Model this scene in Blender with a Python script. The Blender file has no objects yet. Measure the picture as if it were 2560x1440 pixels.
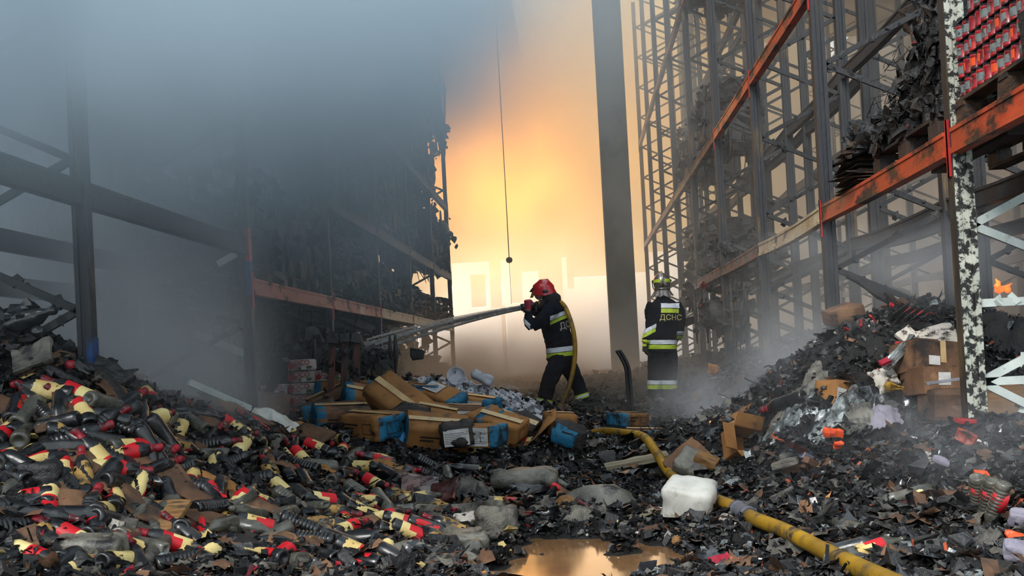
import bpy, bmesh, math, random
import numpy as np
from mathutils import Vector, Matrix, Euler
random.seed(7); RNG = np.random.default_rng(7)
scene = bpy.context.scene
COL = scene.collection
PI = math.pi
R = math.radians

# ------------------------------------------------------------------ light and exposure settings
WORLD_STRENGTH = 1.5
SUN_STRENGTH = 3.4
EXPOSURE = 0.0
VOL_BOUNCES = 3
VOL_STEP = 2.5
FIRE_LAMPS = [((1.0, .46, .13), (-2.8, 33, 8.2), 1500), ((1.0, .55, .25), (-5.5, 30, 7.0), 1200), ((1.0, .68, .4), (1.5, 34, 6.0), 700)]
STEPK = 6.0
DOOR_LIGHT = 6500
# ------------------------------------------------------------------ camera
CAM_H = 1.05
_a, _p = R(3.505), R(1.036)
_fwd = Vector((-math.sin(_a) * math.cos(_p), math.cos(_a) * math.cos(_p), math.sin(_p)))
_r0 = Vector((math.cos(_a), math.sin(_a), 0)); _u0 = _r0.cross(_fwd)
_cs, _sn = math.cos(R(3.0)), math.sin(R(3.0))
_r = _r0 * _cs - _u0 * _sn; _u = _r0 * _sn + _u0 * _cs
cam_d = bpy.data.cameras.new('camera'); cam = bpy.data.objects.new('camera', cam_d); COL.objects.link(cam)
cam.matrix_world = Matrix(((_r.x, _u.x, -_fwd.x, 0), (_r.y, _u.y, -_fwd.y, 0), (_r.z, _u.z, -_fwd.z, CAM_H), (0, 0, 0, 1)))
cam_d.sensor_width = 36; cam_d.lens = 36; cam_d.shift_y = 125 / 2560; cam_d.clip_end = 400; cam_d.clip_start = 0.05
scene.camera = cam

# ------------------------------------------------------------------ world, sun, fire light, exposure
w = bpy.data.worlds.new('world'); scene.world = w; w.use_nodes = True
bg = w.node_tree.nodes['Background']; bg.inputs[0].default_value = (0.80, 0.92, 1.0, 1); bg.inputs[1].default_value = WORLD_STRENGTH
def lamp(name, kind, loc, energy, col, size=0.3, rot=None, angle=None):
    d = bpy.data.lights.new(name, kind); d.energy = energy; d.color = col
    if kind == 'SUN': d.angle = angle
    else: d.shadow_soft_size = size
    o = bpy.data.objects.new(name, d); COL.objects.link(o); o.location = loc
    if rot: o.rotation_euler = rot
    return o
lamp('sun', 'SUN', (0, -5, 12), SUN_STRENGTH, (1.0, 0.97, 0.93), rot=(R(48), 0, R(-28)), angle=R(24))
for _n, _l, _e in FIRE_LAMPS:
    lamp('fire_light', 'POINT', _l, _e, _n, 2.2)
_d = lamp('daylight', 'AREA', (-2.6, 47.4, 2.3), DOOR_LIGHT, (1.0, 1.0, 1.0), rot=(R(-90), 0, 0)); _d.data.shape = 'RECTANGLE'; _d.data.size = 10; _d.data.size_y = 4.4    # the bright day outside the far doorways
vs = scene.view_settings
scene.display_settings.display_device = 'sRGB'
vs.view_transform = 'Standard'; vs.look = 'None'; vs.gamma = 1; vs.use_curve_mapping = False; vs.exposure = EXPOSURE
cy = scene.cycles
cy.max_bounces = 5; cy.diffuse_bounces = 2; cy.glossy_bounces = 2; cy.transmission_bounces = 4; cy.transparent_max_bounces = 12
cy.volume_bounces = VOL_BOUNCES; cy.volume_step_rate = VOL_STEP; cy.volume_max_steps = 256
cy.use_light_tree = False; cy.adaptive_threshold = .03; cy.caustics_reflective = False; cy.caustics_refractive = False; cy.sample_clamp_indirect = 4

# ------------------------------------------------------------------ helpers: points
def ray(px, py):
    return (_r * (px - 1280) + _u * (845 - py)) / 2560 + _fwd
def P(px, py, Y):
    d = ray(px, py); t = Y / d.y
    return Vector((d.x * t, Y, CAM_H + d.z * t))

# numpy value/gradient noise
_perm = RNG.permutation(512).astype(np.int64); _perm = np.concatenate([_perm, _perm, _perm])
def _h(ix, iy, iz):
    return _perm[(_perm[(_perm[ix & 511] + iy) & 511] + iz) & 511]
def vnoise(x, y, z=0.0):
    x = np.asarray(x, float); y = np.asarray(y, float); z = np.zeros_like(x) + z
    ix, iy, iz = np.floor(x).astype(np.int64), np.floor(y).astype(np.int64), np.floor(z).astype(np.int64)
    fx, fy, fz = x - ix, y - iy, z - iz
    sx, sy, sz = fx * fx * (3 - 2 * fx), fy * fy * (3 - 2 * fy), fz * fz * (3 - 2 * fz)
    o = 0
    for dx in (0, 1):
        for dy in (0, 1):
            for dz in (0, 1):
                wgt = (sx if dx else 1 - sx) * (sy if dy else 1 - sy) * (sz if dz else 1 - sz)
                o = o + wgt * (_h(ix + dx, iy + dy, iz + dz) / 255.5 - 1)
    return o                                                    # -1..1
def fbm(x, y, z=0.0, o=4):
    s, a, f = 0, 1, 1
    for i in range(o):
        s = s + a * vnoise(np.asarray(x) * f + 17 * i, np.asarray(y) * f - 9 * i, np.asarray(z) * f + 5 * i); a *= .5; f *= 2
    return s

# ------------------------------------------------------------------ helpers: objects
def tag(o, label=None, cat=None, group=None, kind=None):
    if label: o['label'] = label
    if cat: o['category'] = cat
    if group: o['group'] = group
    if kind: o['kind'] = kind
    return o
def empty(name, loc=(0, 0, 0), rot=(0, 0, 0), label=None, cat=None, group=None):
    o = bpy.data.objects.new(name, None); COL.objects.link(o); o.location = loc; o.rotation_euler = rot
    o.empty_display_size = 0.1
    return tag(o, label, cat, group)
def me_obj(name, me, parent=None, loc=None, rot=None):
    o = bpy.data.objects.new(name, me); COL.objects.link(o)
    if parent: o.parent = parent
    if loc is not None: o.location = loc
    if rot is not None: o.rotation_euler = rot
    return o
def make_mesh(name, V, F, mats, mi=None, smooth=False):
    me = bpy.data.meshes.new(name); me.from_pydata([tuple(v) for v in V], [], F)
    for m in (mats if isinstance(mats, (list, tuple)) else [mats]): me.materials.append(m)
    if mi is not None: me.polygons.foreach_set('material_index', mi)
    if smooth: me.polygons.foreach_set('use_smooth', [True] * len(me.polygons))
    me.update(); return me
def fast_mesh(name, V, F, mats, mi=None, smooth=False):
    """V (n,3), F (m,k) arrays with a constant number of corners."""
    V = np.asarray(V, np.float32); F = np.asarray(F, np.int32); m, k = F.shape
    me = bpy.data.meshes.new(name); me.vertices.add(len(V)); me.vertices.foreach_set('co', V.ravel())
    me.loops.add(m * k); me.loops.foreach_set('vertex_index', F.ravel())
    me.polygons.add(m); me.polygons.foreach_set('loop_start', np.arange(0, m * k, k, dtype=np.int32))
    for q in (mats if isinstance(mats, (list, tuple)) else [mats]): me.materials.append(q)
    if mi is not None: me.polygons.foreach_set('material_index', np.asarray(mi, np.int32))
    me.polygons.foreach_set('use_smooth', np.full(m, bool(smooth)))
    me.update(calc_edges=True); return me

class MB:
    """collects shapes into one mesh"""
    def __init__(s): s.V = []; s.F = []; s.M = []; s.S = []
    def add(s, V, F, m=0, smooth=False):
        b = len(s.V); s.V += [tuple(v) for v in V]
        for f in F: s.F.append([b + i for i in f]); s.M.append(m); s.S.append(smooth)
        return s
    def box(s, c, d, rot=None, m=0, jit=0.0, top=1.0):
        hx, hy, hz = d[0] / 2, d[1] / 2, d[2] / 2; V = []
        for z in (-hz, hz):
            k = top if z > 0 else 1
            for x, y in ((-hx, -hy), (hx, -hy), (hx, hy), (-hx, hy)):
                v = Vector((x * k, y * k, z))
                if jit: v += Vector((random.uniform(-jit, jit), random.uniform(-jit, jit), random.uniform(-jit, jit)))
                if rot is not None: v = rot @ v
                V.append(v + Vector(c))
        return s.add(V, [(3, 2, 1, 0), (4, 5, 6, 7), (0, 1, 5, 4), (1, 2, 6, 5), (2, 3, 7, 6), (3, 0, 4, 7)], m)
    def bar(s, a, b, wx, wy, up=(0, 0, 1), m=0, jit=0.0):
        a, b = Vector(a), Vector(b); t = (b - a); L = t.length
        if L < 1e-6: return s
        t /= L; u = Vector(up); n = t.cross(u)
        if n.length < 1e-4: n = t.cross(Vector((1, 0, 0)))
        n.normalize(); u = n.cross(t)
        rot = Matrix((n, t, u)).transposed()
        return s.box((a + b) / 2, (wx, L, wy), rot, m, jit)
    def tube(s, pts, rad, n=8, m=0, smooth=True, caps=True, flat=1.0):
        pts = [Vector(p) for p in pts]; k = len(pts); rr = rad if isinstance(rad, (list, tuple)) else [rad] * k
        V, F = [], []; pn = None
        for i, p in enumerate(pts):
            t = (pts[min(i + 1, k - 1)] - pts[max(i - 1, 0)])
            t = t.normalized() if t.length > 1e-9 else Vector((0, 0, 1))
            if pn is None:
                pn = t.cross(Vector((0, 0, 1)))
                if pn.length < .05: pn = t.cross(Vector((1, 0, 0)))
            pn = (pn - t * pn.dot(t)); pn.normalize(); bn = t.cross(pn)
            for j in range(n):
                a = 2 * PI * j / n
                V.append(p + pn * (math.cos(a) * rr[i]) + bn * (math.sin(a) * rr[i] * flat))
        for i in range(k - 1):
            for j in range(n):
                F.append((i * n + j, i * n + (j + 1) % n, (i + 1) * n + (j + 1) % n, (i + 1) * n + j))
        if caps: F += [tuple(range(n))[::-1], tuple(range((k - 1) * n, k * n))]
        return s.add(V, F, m, smooth)
    def lathe(s, prof, n=16, c=(0, 0, 0), rot=None, m=0, smooth=True, sq=None):
        V, F = [], []; k = len(prof)
        for r_, z in prof:
            for j in range(n):
                a = 2 * PI * j / n; x, y = math.cos(a) * r_, math.sin(a) * r_
                v = Vector((x, y, z))
                if rot is not None: v = rot @ v
                V.append(v + Vector(c))
        for i in range(k - 1):
            for j in range(n):
                F.append((i * n + j, i * n + (j + 1) % n, (i + 1) * n + (j + 1) % n, (i + 1) * n + j))
        if prof[0][0] > 1e-5: F.append(tuple(range(n))[::-1])
        if prof[-1][0] > 1e-5: F.append(tuple(range((k - 1) * n, k * n)))
        return s.add(V, F, m, smooth)
    def mesh(s, name, mats):
        me = bpy.data.meshes.new(name); me.from_pydata(s.V, [], s.F)
        for q in (mats if isinstance(mats, (list, tuple)) else [mats]): me.materials.append(q)
        me.polygons.foreach_set('material_index', s.M); me.polygons.foreach_set('use_smooth', s.S)
        me.update(); return me
    def build(s, name, mats, parent=None, loc=None, rot=None):
        return me_obj(name, s.mesh(name, mats), parent, loc, rot)

def copy_tree(o, parent=None):
    c = o.copy(); COL.objects.link(c)
    if parent is not None: c.parent = parent
    for ch in list(o.children): copy_tree(ch, c)
    return c

# ------------------------------------------------------------------ helpers: materials
def srgb(r, g, b):
    f = lambda c: (c / 255 / 12.92) if c / 255 <= .04045 else ((c / 255 + .055) / 1.055) ** 2.4
    return (f(r), f(g), f(b), 1)
def nmat(name, stops, scale=6, rough=(.6, .9), metal=0.0, bump=0.0, bscale=None, detail=5, spec=.5, coord='Object', stretch=(1, 1, 1), dist=0.0, trans=0.0, alpha=1.0, coat=0.0, soot=None, rnd=True, emit=None):
    """noise ramp between colours; soot = (colour, threshold, scale) burnt patches on top"""
    m = bpy.data.materials.new(name); m.use_nodes = True; nt = m.node_tree; N = nt.nodes; L = nt.links
    b = N['Principled BSDF']; tc = N.new('ShaderNodeTexCoord'); mp = N.new('ShaderNodeMapping'); mp.inputs['Scale'].default_value = stretch
    if coord == 'World':
        g = N.new('ShaderNodeNewGeometry'); L.new(g.outputs['Position'], mp.inputs['Vector'])
    else: L.new(tc.outputs[coord], mp.inputs['Vector'])
    if rnd and coord != 'World':
        oi = N.new('ShaderNodeObjectInfo'); mu = N.new('ShaderNodeMath'); mu.operation = 'MULTIPLY'; mu.inputs[1].default_value = 37.0
        L.new(oi.outputs['Random'], mu.inputs[0]); L.new(mu.outputs[0], mp.inputs['Location'])
    def noise(sc, det=detail, ro=.6, d=dist):
        n = N.new('ShaderNodeTexNoise'); n.inputs['Scale'].default_value = sc; n.inputs['Detail'].default_value = det; n.inputs['Roughness'].default_value = ro; n.inputs['Distortion'].default_value = d
        L.new(mp.outputs['Vector'], n.inputs['Vector']); return n
    n1 = noise(scale); cr = N.new('ShaderNodeValToRGB'); e = cr.color_ramp.elements
    while len(e) < len(stops): e.new(.5)
    for el, (p, c) in zip(e, stops): el.position = p; el.color = c if len(c) == 4 else (*c, 1)
    L.new(n1.outputs['Fac'], cr.inputs['Fac']); col = cr.outputs['Color']
    mr = N.new('ShaderNodeMapRange'); mr.inputs['From Min'].default_value = .3; mr.inputs['From Max'].default_value = .7
    mr.inputs['To Min'].default_value, mr.inputs['To Max'].default_value = rough; L.new(n1.outputs['Fac'], mr.inputs['Value']); rg = mr.outputs['Result']
    if soot:
        sc, th, ss = soot[:3]; sw = soot[3] if len(soot) > 3 else .06
        n2 = noise(ss, 6, .65); m2 = N.new('ShaderNodeMapRange'); m2.inputs['From Min'].default_value = th - sw; m2.inputs['From Max'].default_value = th + sw; m2.clamp = True
        L.new(n2.outputs['Fac'], m2.inputs['Value']); mx = N.new('ShaderNodeMix'); mx.data_type = 'RGBA'
        L.new(m2.outputs['Result'], mx.inputs['Factor']); L.new(col, mx.inputs['A']); mx.inputs['B'].default_value = sc; col = mx.outputs['Result']
    L.new(col, b.inputs['Base Color']); L.new(rg, b.inputs['Roughness'])
    b.inputs['Metallic'].default_value = metal; b.inputs['Specular IOR Level'].default_value = spec; b.inputs['Transmission Weight'].default_value = trans
    b.inputs['Alpha'].default_value = alpha; b.inputs['Coat Weight'].default_value = coat; b.inputs['Coat Roughness'].default_value = .15
    if emit: b.inputs['Emission Color'].default_value = emit[0]; b.inputs['Emission Strength'].default_value = emit[1]
    if bump:
        n3 = noise(bscale or scale * 3, 4, .6); bp = N.new('ShaderNodeBump'); bp.inputs['Strength'].default_value = bump; bp.inputs['Distance'].default_value = .02
        L.new(n3.outputs['Fac'], bp.inputs['Height']); L.new(bp.outputs['Normal'], b.inputs['Normal'])
    return m
def flat(name, c, rough=.6, metal=0, spec=.5, var=.12, **k):
    c2 = tuple(min(1, x * (1 + var)) for x in c[:3]) + (1,); c1 = tuple(x * (1 - var) for x in c[:3]) + (1,)
    return nmat(name, [(.3, c1), (.7, c2)], 9, (rough * .9, min(1, rough * 1.1)), metal, spec=spec, **k)

# ------------------------------------------------------------------ the debris surface: height field through surveyed points
_ctl = [ # pixel x, pixel y, depth Y
 (1450,1400,5.2),(1280,1440,4.66),(800,1440,4.4),(400,1440,4.08),(0,1440,3.72),(2000,1440,4.23),(2560,1440,3.32),(1600,1440,4.75),
 (1450,1200,7.67),(1300,1300,6.2),(1650,1300,6.1),(800,1200,7.0),(400,1200,5.86),(50,1100,4.76),(100,1200,4.4),(400,1300,4.7),(0,1300,4.1),(600,1129,6.4),(680,1200,6.2),(200,1000,5.0),(60,880,5.3),(20,800,5.5),(330,1005,5.6),(250,945,5.3),(160,860,5.5),
 (950,1050,9),(1140,960,10.8),(1250,1050,10),(840,1060,9.4),(1050,1120,8.2),(800,1080,8.4),
 (1370,1030,13.5),(1470,1005,13.4),(1655,1015,14.2),(1560,1040,12.5),(1450,1080,10.2),(1600,1090,9.5),
 (2330,775,7.9),(2200,790,7.9),(2100,840,7.4),(2330,940,7.1),(2100,1060,6.8),(2100,1200,5.9),(2420,1045,5.49),(2300,1130,6),(1800,1045,10),(1830,1150,7.5),(2500,1200,4.9),(2520,1060,6.6),(2480,860,9.5),
 (1960,880,11),(1760,1000,12),(1720,895,17),(1400,955,18),(1250,985,14.3),(1570,950,18.8),(1150,1000,13),(1850,900,13.5),
 (740,1055,9.6),(560,1030,8),(420,1015,6.6),(300,1005,8),(500,990,10.5),(100,980,9),
]
_pts = [P(*c) for c in _ctl]
_pts += [Vector(v) for v in ((-10,12,.3),(-10,20,.3),(-6,20,.3),(-6,30,.3),(0,26,.45),(0,40,.3),(8,40,.4),(8,25,.5),(9,14,.6),(9,6,.5),(5.5,4,.4),(-9,5,.9),(-6,3,.9),(-4,2,.5),(0,2.5,.1),(4,2,.3),(3,26,.7),(-3,24,.5),(-12,45,.3),(12,45,.3))]
_cx = np.array([[p.x, p.y] for p in _pts]); _cz = np.array([p.z for p in _pts])
def _tps(d2): return 0.5 * d2 * np.log(d2 + 1e-9)
_n = len(_cx); _K = _tps(((_cx[:, None] - _cx[None]) ** 2).sum(-1)) + np.eye(_n) * .02
_Pm = np.hstack([np.ones((_n, 1)), _cx]); _A = np.block([[_K, _Pm], [_Pm.T, np.zeros((3, 3))]])
_W = np.linalg.solve(_A, np.concatenate([_cz, np.zeros(3)]))
def Hbase(x, y):
    x = np.atleast_1d(np.asarray(x, float)); y = np.atleast_1d(np.asarray(y, float)); sh = x.shape; q = np.stack([x.ravel(), y.ravel()], -1); out = np.empty(len(q))
    for i in range(0, len(q), 20000):
        c = q[i:i + 20000]; out[i:i + 20000] = _tps(((c[:, None] - _cx[None]) ** 2).sum(-1)) @ _W[:_n] + _W[_n] + c @ _W[_n + 1:]
    return np.clip(out.reshape(sh), -.05, 1.9)
def rough_h(x, y):
    a = fbm(x * 2.6, y * 2.6, 3.3, 3) * .05
    rd = 1 - np.abs(fbm(x * 7, y * 7, 8.1, 3)); b = (rd - .6) * .055
    c = vnoise(x * 34, y * 34, 2.2) * .012
    return a + b + c
def pool(x, y):                                                  # where the water lies: 1 inside
    e = ((x + .02) / .62) ** 2 + ((y - 5.15) / .85) ** 2
    return np.clip(1.25 - e, 0, 1)
def H(x, y):
    x = np.atleast_1d(np.asarray(x, float)); y = np.atleast_1d(np.asarray(y, float))
    h = Hbase(x, y); pl = pool(x, y)
    return (h + rough_h(x, y)) * (1 - pl) + pl * (-.02 + .075 * fbm(x * 4.3 + 3, y * 4.3, 1.7, 4))
def Hs(x, y): return float(H(x, y)[0])
_ts = np.linspace(2.5, 30, 1400)
def G(px, py):
    """the point of the debris surface seen along a direction"""
    d = ray(px, py); t = _ts / d.y; x = d.x * t; z = CAM_H + d.z * t; h = Hbase(x, _ts)
    k = np.nonzero(z < h)[0]; i = k[0] if len(k) else len(_ts) - 1
    return Vector((x[i], _ts[i], Hs(x[i], _ts[i])))
def grid_patch(x0, x1, y0, y1, st):
    xs = np.arange(x0, x1 + st / 2, st); ys = np.arange(y0, y1 + st / 2, st); X, Y = np.meshgrid(xs, ys); Z = H(X, Y)
    nx, ny = len(xs), len(ys); i = np.arange((ny - 1) * nx).reshape(ny - 1, nx)[:, :-1].ravel()
    return np.stack([X.ravel(), Y.ravel(), Z.ravel()], -1), np.stack([i, i + 1, i + nx + 1, i + nx], -1)

# ------------------------------------------------------------------ materials of the setting and the racks
BLK = (.012, .012, .013, 1)
M = {}
M['char'] = nmat('char', [(.3, (.006, .006, .007)), (.55, (.022, .021, .021)), (.75, (.06, .058, .056))], 9, (.35, .75), bump=.8, bscale=30, coord='World', spec=.6)
M['rubble'] = nmat('rubble', [(.25, (.004, .004, .005)), (.5, (.013, .0125, .012)), (.64, (.03, .027, .025)), (.74, (.06, .055, .05)), (.88, (.12, .11, .105))], 7, (.5, .9), bump=1.0, bscale=55, coord='World', detail=9, spec=.3)
M['steel_soot'] = nmat('steel_soot', [(.3, (.008, .008, .01)), (.55, (.03, .03, .032)), (.75, (.07, .062, .055))], 5, (.5, .85), bump=.5, bscale=60, stretch=(1, 1, .4))
M['steel_blue'] = nmat('steel_blue', [(.3, (.009, .01, .013)), (.6, (.026, .028, .034)), (.75, (.08, .066, .045))], 6, (.45, .8), bump=.4, bscale=70, stretch=(1, 1, .25), soot=((.16, .1, .045, 1), .62, 4))
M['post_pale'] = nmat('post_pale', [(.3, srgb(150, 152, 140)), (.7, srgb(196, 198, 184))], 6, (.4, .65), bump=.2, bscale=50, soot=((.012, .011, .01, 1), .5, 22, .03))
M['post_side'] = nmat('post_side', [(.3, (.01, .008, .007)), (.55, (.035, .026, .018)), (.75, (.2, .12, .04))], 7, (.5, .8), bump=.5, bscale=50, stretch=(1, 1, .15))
M['paint_blue'] = nmat('paint_blue', [(.3, srgb(14, 48, 92)), (.7, srgb(22, 72, 128))], 6, (.35, .6), soot=((.012, .012, .014, 1), .62, 9))
M['paint_red'] = nmat('paint_red', [(.3, srgb(150, 22, 30)), (.7, srgb(205, 40, 42))], 6, (.35, .6), soot=((.02, .012, .012, 1), .6, 12))
M['brace_pale'] = nmat('brace_pale', [(.3, srgb(165, 175, 172)), (.7, srgb(205, 212, 206))], 6, (.4, .6), soot=((.03, .03, .03, 1), .68, 14))
M['beam_orange'] = nmat('beam_orange', [(.3, srgb(150, 50, 22)), (.55, srgb(196, 72, 36)), (.75, srgb(214, 96, 56))], 3, (.4, .65), bump=.2, bscale=40, soot=((.014, .01, .009, 1), .53, 5, .05), stretch=(1, .5, 1))
M['beam_cream'] = nmat('beam_cream', [(.3, srgb(150, 118, 82)), (.6, srgb(205, 184, 148)), (.8, srgb(222, 206, 176))], 4, (.5, .8), bump=.4, bscale=50, soot=((.02, .014, .01, 1), .6, 6), stretch=(1, .5, 1))
M['beam_brown'] = nmat('beam_brown', [(.3, srgb(58, 34, 24)), (.6, srgb(128, 78, 52)), (.8, srgb(176, 132, 96))], 5, (.5, .8), bump=.4, bscale=50, soot=((.012, .01, .009, 1), .52, 7), stretch=(1, .5, 1))
M['beam_pink'] = nmat('beam_pink', [(.3, srgb(138, 74, 58)), (.6, srgb(184, 112, 92)), (.8, srgb(206, 158, 132))], 3, (.5, .8), bump=.3, bscale=50, soot=((.014, .011, .011, 1), .55, 6, .05), stretch=(1, .6, 1))
M['concrete'] = nmat('concrete', [(.3, srgb(98, 96, 86)), (.6, srgb(120, 117, 105)), (.8, srgb(140, 136, 122))], 1.2, (.8, .95), bump=.3, bscale=30, coord='World', soot=((.03, .028, .026, 1), .6, .7, .15))
M['wall'] = nmat('wall', [(.3, srgb(112, 108, 102)), (.7, srgb(140, 135, 126))], .6, (.8, .95), coord='World', soot=((.05, .045, .04, 1), .58, .35, .15))

def struct(name, me): return tag(me_obj(name, me), kind='structure')
mb = MB(); mb.box((0, 24, -.12), (44, 60, .2)); struct('floor', mb.mesh('floor', M['concrete']))
# end wall of the hall, with the door openings the daylight comes through
mb = MB()
YB = 47
for x0, x1, z0, z1 in ((-12, -7.2, 0, 19), (-7.2, 6.5, 5.5, 19), (-7.2, -5.5, 3.6, 5.5), (-4.65, -3.95, 3.4, 4.9), (-3.75, -3.23, 3.3, 5.5), (-2.77, -2.26, 3.5, 5.5), (-2.26, -1.5, 4.9, 5.5), (-1.5, -.42, 3.4, 5.5), (-.2, .1, 4.0, 5.5), (.1, 1.7, 4.5, 5.5), (1.6, 1.9, 0, 5.5), (1.9, 3.5, 4.6, 5.5), (5.2, 6.5, 3.6, 5.5), (6.5, 11.4, 0, 19), (-3.3, -3.1, 0, 3.4)):
    mb.box(((x0 + x1) / 2, YB, (z0 + z1) / 2), (x1 - x0, .3, z1 - z0))
struct('wall_back', mb.mesh('wall_back', M['wall']))
mb = MB(); mb.box((11.6, 28, 6.5), (.3, 38, 13)); struct('wall_right', mb.mesh('wall_right', M['wall']))
mb = MB(); mb.box((-12, 28, 6.5), (.3, 38, 13)); struct('wall_left', mb.mesh('wall_left', M['wall']))
mb = MB(); mb.box((-6.6, 21.5, 11.2), (10.6, 26, .25)); mb.box((7.7, 21.5, 11.2), (7.4, 26, .25)); struct('ceiling', mb.mesh('ceiling', M['wall']))  # unseen roof halves, put in to darken the smoke and side bays
mb = MB(); mb.box((1.35, 26.2, 11.2), (5.4, .25, .35)); struct('roof_beam', mb.mesh('roof_beam', M['concrete']))
mb = MB(); mb.box((.9, 18.9, 6), (.5, .5, 12.4))
for s in (-1, 1): mb.box((.9 + s * .235, 18.64, 6), (.03, .03, 12.2))
tag(struct('concrete_column', mb.mesh('concrete_column', M['concrete'])), 'tall square grey concrete column standing in the aisle behind the two firefighters')

V, F = [], []; nb = 0
for a in ((-5, 5.6, 2.2, 10, .03), (-11.7, 11.3, 10, 46, .13), (-11.7, -5, 2.2, 10, .14), (5.6, 11.3, 2.2, 10, .14)):
    v, f = grid_patch(*a); V.append(v); F.append(f + nb); nb += len(v)
rub = me_obj('rubble', fast_mesh('rubble', np.vstack(V), np.vstack(F), M['rubble'], smooth=False))
tag(rub, 'bed of black wet charred rubble heaped over the whole warehouse floor', 'rubble', kind='stuff')

# ------------------------------------------------------------------ pallet racks
def post_mesh(h, ms, wx=.1, wy=.09):
    """upright of open section: grooved faces, lips, base plate"""
    prof = [(-.5, -.5), (-.2, -.5), (-.16, -.38), (.16, -.38), (.2, -.5), (.5, -.5), (.5, .5), (.3, .5), (.3, .3), (-.3, .3), (-.3, .5), (-.5, .5)]
    n = len(prof); V = [(x * wx, y * wy, z) for z in (0, h) for x, y in prof]; b = MB()
    F = [(i, (i + 1) % n, n + (i + 1) % n, n + i) for i in range(n)]
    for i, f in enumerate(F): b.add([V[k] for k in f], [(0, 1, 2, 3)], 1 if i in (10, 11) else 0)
    b.add([V[n + i] for i in range(n)], [tuple(range(n))], 0)
    b.box((0, 0, .01), (wx * 1.5, wy * 1.6, .02), m=0)
    return b.mesh('post', ms)
def beam_mesh(L, m, h=.13, sag=0.0):
    b = MB(); S = 6
    for i in range(S):
        z0 = -sag * (1 - (2 * i / S - 1) ** 2); z1 = -sag * (1 - (2 * (i + 1) / S - 1) ** 2); y0, y1 = i * L / S, (i + 1) * L / S
        b.bar((0, y0, z0), (0, y1, z1), .05, h); b.bar((0, y0, z0 - h / 2 + .012), (0, y1, z1 - h / 2 + .012), .07, .03)
        b.bar((0, y0, z0 + h / 2 - .01), (0, y1, z1 + h / 2 - .01), .062, .022)
    return b.mesh('beam', m)
def ragged(b, a, c, w, seed=0, m=0):
    """burnt crust hanging along a bar"""
    rr = random.Random(seed); a, c = Vector(a), Vector(c); n = int((c - a).length / .07)
    for i in range(n):
        if rr.random() < .55: continue
        p = a.lerp(c, (i + rr.random()) / n); s = rr.uniform(.012, .035)
        b.box(p + Vector((rr.uniform(-w, w), 0, rr.uniform(-w, w))), (s * 1.3, s * 2, s), Euler((rr.random() * 3, rr.random() * 3, 0)).to_matrix(), m, s * .3)
def rack(label, xf, xr, ys, h, posts, beams, brace_mat, z0=.79, pw=(.1, .09), low=None):
    root = empty('pallet_rack', (xf, ys[0], 0), label=label, cat='rack', group='pallet racks')
    inv = Vector((xf, ys[0], 0))
    pm = {}
    for i, y in enumerate(ys):
        for x in (xf, xr):
            key = posts(i, x == xf)
            if key not in pm: pm[key] = post_mesh(h, [M[k] for k in key], *pw)
            me_obj('post', pm[key], root, Vector((x, y, 0)) - inv)
        k = 0; z = z0; sgn = 1 if xr > xf else -1
        a, c = xf + .04 * sgn, xr - .04 * sgn
        bmx = brace_mat(i); up = None
        pieces = []
        while z < h - .5:
            pieces.append(((a, z), (c, z + .41))); pieces.append(((c, z + .41), (a, z + .82))); z += .82
        if low and low(i): pieces += [((a, 1.2), (c, 1.2)), ((a, z0), (c, z0)), ((a, z0), (c, .3))]
        for (p, q) in pieces:
            b = MB(); b.bar(Vector((p[0], y, p[1])) - inv, Vector((q[0], y, q[1])) - inv, .028, .042)
            if y < 15: ragged(b, Vector((p[0], y, p[1])) - inv, Vector((q[0], y, q[1])) - inv, .02, int(p[1] * 100) + i)
            b.build('brace', M[bmx], root)
    for (i0, x, z, mk, sag) in beams:
        L = ys[i0 + 1] - ys[i0]
        bm_ = me_obj('beam', beam_mesh(L - .1, M[mk], sag=sag), root, Vector((x, ys[i0] + .05, z)) - inv)
        sx = -1 if xr > xf else 1
        for yy in (.0, L - .1):
            b = MB(); b.box((.02 * sx * 0, yy - .045 if yy == 0 else yy + .045, -.03), (.06, .03, .3)); b.build('connector', M['paint_red' if mk == 'beam_orange' or mk == 'beam_pink' else 'steel_soot'], bm_)
    return root
XF, XB = 2.06, 3.0
YR = [5.49 + 2.8 * n for n in range(-1, 9)]
def rp(i, front):
    if not front: return ('steel_blue', 'steel_soot')
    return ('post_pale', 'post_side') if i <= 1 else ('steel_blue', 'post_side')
bl = []
for i in range(0, 6):
    mk = ['beam_orange', 'beam_orange', 'beam_cream', 'beam_brown', 'beam_brown', 'beam_brown'][i]
    bl.append((i, XF - .03, 2.05, mk, [0, .006, .022, .01, .0, .0][i])); bl.append((i, XB, 2.05, 'steel_soot', .03))
for i in range(2, 9):
    bl.append((i, XF - .03, 3.87, 'beam_orange' if i < 4 else 'beam_brown', .004)); bl.append((i, XB, 3.87, 'steel_soot', .03))
for i in range(3, 9):
    bl.append((i, XF - .03, 6.6, 'beam_brown', .02)); bl.append((i, XB, 6.6, 'steel_soot', .02))
rack('front rack on the bare side, orange beam holding red jars', XF, XB, YR, 10.5, rp, bl, lambda i: 'brace_pale' if i <= 1 else 'steel_soot', low=lambda i: i < 3)
bl = [(i, x, z, 'steel_soot', .04) for i in range(0, 9) for x in (3.24, 4.18) for z in ((2.05, 3.87, 6.6) if i > 2 else (2.05,))]
rack('sooty steel rack standing back to back behind the orange beamed rack', 3.24, 4.18, YR, 10.5, lambda i, f: ('steel_soot', 'steel_soot'), bl, lambda i: 'steel_soot')
bl = [(i, x, z, 'steel_soot', .03) for i in range(1, 8) for x in (7.0, ) for z in (2.2, 4.2)]
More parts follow.
